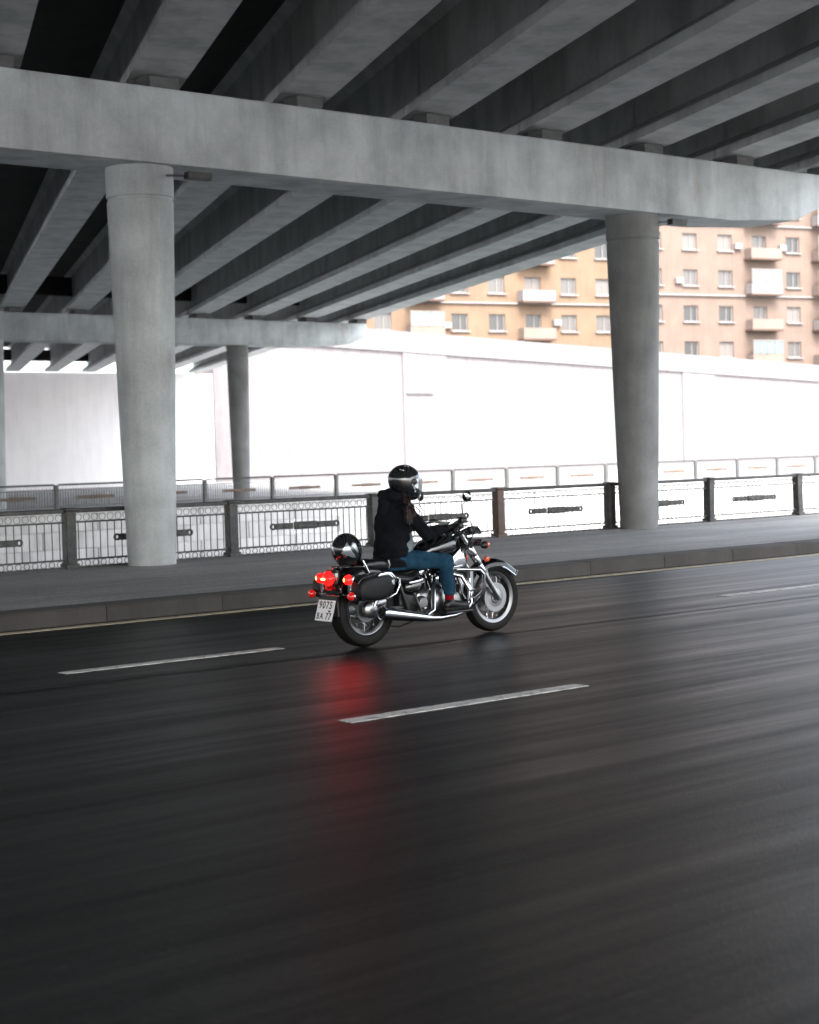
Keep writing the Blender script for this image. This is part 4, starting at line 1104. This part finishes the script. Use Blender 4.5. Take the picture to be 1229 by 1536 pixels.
# hood bunched behind the neck
mb.chain([V((0.455, -0.098, 1.285)), V((0.385, -0.095, 1.335)), V((0.325, -0.055, 1.355)), V((0.31, 0, 1.36)), V((0.325, 0.055, 1.355)), V((0.385, 0.095, 1.335)), V((0.455, 0.098, 1.285))], [0.034, 0.046, 0.054, 0.058, 0.054, 0.046, 0.034])
mb.chain([V((0.345, 0, 1.375)), V((0.285, 0, 1.31)), V((0.258, 0, 1.20))], [0.05, 0.06, 0.040])
for s_ in (-1, 1):
    m1 = SH[s_]*0.5+EL[s_]*0.5; wv_ = wrist(s_); m2 = EL[s_]*0.45+wv_*0.55
    mb.chain([SH[s_]+V((-0.01, -s_*0.03, 0.0)), SH[s_], m1, EL[s_], m2, wv_-(wv_-EL[s_]).normalized()*0.015], [0.078, 0.078, 0.072, 0.062, 0.052, 0.040])
def hood_fold(c):
    v = 0.012*noise.noise(V((c.x*9, c.y*9, c.z*7)))+0.007*noise.noise(V((c.x*22+5, c.y*22, c.z*18)))
    for s_ in (-1, 1):                      # bunching at the elbows and along the forearm
        d = (c-EL[s_]).length
        v += 0.006*math.exp(-(d/0.10)**2)*math.sin((c.x*0.8+c.z*0.6)*110)
        d2 = (c-wrist(s_)).length
        v += 0.004*math.exp(-(d2/0.12)**2)*math.sin(c.x*150)
    if c.z < 1.2: v += 0.006*math.exp(-((c.z-0.80)/0.07)**2)*math.sin(c.z*95+3*c.y*6+c.x*8)+0.005*math.sin(c.z*38+c.x*20)*max(0, 1-abs(c.z-1.0)*4)
    return v
hd = remesh(mb, 'hoodie', MT['hoodie'], body, 0.0085, 5, hood_fold)
mb = MB(); mb.ring_loft([ell((0.366, 0, 0.705), 0.150, 0.184, 40), ell((0.366, 0, 0.71), 0.156, 0.190, 40), ell((0.364, 0, 0.755), 0.158, 0.192, 40), ell((0.364, 0, 0.76), 0.150, 0.184, 40)]); p(mb, 'hem', MT['hoodie'], body)
mb = MB()
for s_ in (-1, 1):
    wv_ = wrist(s_); d = (wv_-EL[s_]).normalized(); mb.tube([wv_-d*0.05, wv_-d*0.045, wv_-d*0.01, wv_-d*0.005], [0.034, 0.039, 0.039, 0.034], 16)
p(mb, 'cuff', MT['hoodie'], body)
# pale shirt front showing below the arm
mb = MB(); mb.ring_loft([ell((0.42, -0.01, 0.80), 0.115, 0.15), ell((0.425, -0.01, 0.87), 0.123, 0.165), ell((0.43, -0.01, 0.95), 0.120, 0.165), ell((0.43, -0.01, 1.02), 0.112, 0.15), ell((0.42, 0, 1.06), 0.09, 0.12)])
remesh(mb, 'shirt', MT['shirt'], body, 0.009, 3, fold_noise(0.006, 16, 3.0))
# jeans
mb = MB()
mb.ring_loft([ell((0.36, 0, 0.675), 0.135, 0.165), ell((0.36, 0, 0.74), 0.142, 0.178), ell((0.37, 0, 0.81), 0.13, 0.165), ell((0.38, 0, 0.86), 0.115, 0.15)])
for s_ in (-1, 1):
    mid = HIP[s_]*0.5+KNEE[s_]*0.5
    mb.chain([HIP[s_]+V((0.02, 0, -0.01)), mid+V((0, 0, 0.0)), KNEE[s_]+V((-0.01, 0, 0))], [0.100, 0.092, 0.073])
    mb.chain([KNEE[s_]+V((-0.01, 0, 0)), V((0.79, s_*0.265, 0.62)), V((0.793, s_*0.275, 0.54)), V((0.80, s_*0.285, 0.47))], [0.073, 0.071, 0.066, 0.063])
def jean_fold(c):
    v = 0.008*noise.noise(V((c.x*12, c.y*12, c.z*12)))
    for s_ in (-1, 1):
        d = (c-KNEE[s_]-V((-0.05, 0, -0.05))).length
        v += 0.006*math.exp(-(d/0.09)**2)*math.sin((c.x-c.z)*95)
        d = (c-ANK[s_]-V((0, 0, 0.06))).length
        v += 0.005*math.exp(-(d/0.07)**2)*math.sin(c.z*140+c.x*20)
        d = (c-HIP[s_]-V((0.10, 0, 0.02))).length
        v += 0.006*math.exp(-(d/0.11)**2)*math.sin((c.x*1.0+c.z*0.35)*85)
    return v
jn = remesh(mb, 'jeans', MT['jeans'], body, 0.008, 4, jean_fold)
for s_ in (-1, 1):
    mb = MB(); mb.capsule(V((0.80, s_*0.285, 0.44)), ANK[s_]+V((-0.002, 0, -0.02)), 0.046, 0.043, 16); p(mb, 'sock', MT['sock'], body)
    mb = MB(); y = s_*0.295
    mb.chain([V((0.762, y, 0.335)), V((0.83, y, 0.34)), V((0.92, y+s_*0.012, 0.325)), V((0.985, y+s_*0.018, 0.318))], [0.041, 0.042, 0.039, 0.030])
    mb.capsule(V((0.80, s_*0.287, 0.36)), V((0.785, y, 0.345)), 0.050, 0.046)
    sh_ = remesh(mb, 'shoe', MT['shoe'], body, 0.007, 4)
    sole = MB(); rings = []
    outl = [(0.715, 0.028), (0.73, 0.036), (0.79, 0.041), (0.86, 0.038), (0.93, 0.044), (0.99, 0.036), (1.015, 0.016)]
    poly = [(x, y+s_*0.008*(x-0.72)*4+w__) for x, w__ in outl]+[(x, y+s_*0.008*(x-0.72)*4-w__) for x, w__ in outl[::-1]]
    sole.prism(poly, 'XY', 0.286, 0.312, 0.004); p(sole, 'sole', MT['rubber'], sh_)
    mb = MB(); hand(mb, s_, 1.06); g = remesh(mb, 'glove', MT['glove'], body, 0.0042, 1)
# hair falling over the right shoulder
mb = MB(); rr = random.Random(3)
for i in range(110):
    t = rr.random(); q = rr.random()
    a0 = V((0.455-0.03*q, -0.055-0.05*t, 1.375-0.02*q))
    a1 = V((0.43+rr.uniform(-.03, .03), -0.125-0.045*t, 1.315+rr.uniform(-.012, .012)))
    fw_ = rr.gauss(0, 0.032)
    a2 = V((0.41+fw_*0.7, -0.205-0.03*rr.random(), 1.25+rr.uniform(-.015, .012)))
    ln = rr.uniform(0.5, 1.0)
    a3 = V((0.395+fw_*1.1, -0.258-0.015*rr.random(), 1.25-0.09*ln)); a4 = V((0.385+fw_*0.95, -0.268-0.012*rr.random(), 1.25-0.165*ln))
    r_ = rr.uniform(0.0022, 0.0042)
    mb.tube([a0, a1, a2, a3, a4], [r_, r_*1.3, r_*1.3, r_, r_*0.3], 5)
p(mb, 'hair', MT['hair'], body)
# worn helmet
hme, vme, rme, rad = helmet_mesh('helmet', MT['helmet'])
HMX = Matrix.Translation(HC) @ Matrix.Rotation(math.radians(-6), 4, 'Z') @ Matrix.Rotation(math.radians(14), 4, 'Y') @ Matrix.Scale(1.05, 4)
ho = link('helmet', hme, body); ho.matrix_local = HMX
link('visor', vme, ho); link('rim_seal', rme, ho)
for s_ in (-1, 1):
    mb = MB(); mb.lathe([(0.001, 0.0), (0.026, 0.0), (0.028, 0.006), (0.02, 0.011), (0.001, 0.012)], rad(math.radians(80*s_), 0)*0.99, (0.1, s_, 0), 20); p(mb, 'visor_pivot', MT['black_metal'], ho)
# small pale lettering strip on the side, vent marks above
def decal(mb, ph0, e0, ph1, e1, wid, k=8, segs=None):
    for i in range(k):
        t = i/k; t2 = t+0.62/k
        a = rad(math.radians(ph0+(ph1-ph0)*t), math.radians(e0+(e1-e0)*t)); b_ = rad(math.radians(ph0+(ph1-ph0)*t2), math.radians(e0+(e1-e0)*t2))
        nn = ((a+b_)/2).normalized(); d = (b_-a).normalized(); sd_ = nn.cross(d)
        h_ = wid*(0.6+0.4*math.sin(i*2.3))
        mb.ring_loft([[q+sd_*h_+nn*0.0008, q-sd_*h_+nn*0.0008, q-sd_*h_+nn*0.002, q+sd_*h_+nn*0.002] for q in (a, b_)])
mb = MB(); decal(mb, -88, -10, -60, -34, 0.008, 7); decal(mb, 88, -10, 60, -34, 0.008, 7); p(mb, 'side_lettering', MT['decal'], ho, False)
mb = MB(); decal(mb, -150, 32, -128, 34, 0.006, 2); decal(mb, -140, 58, -100, 62, 0.007, 2); p(mb, 'vent_marks', MT['decal'], ho, False)
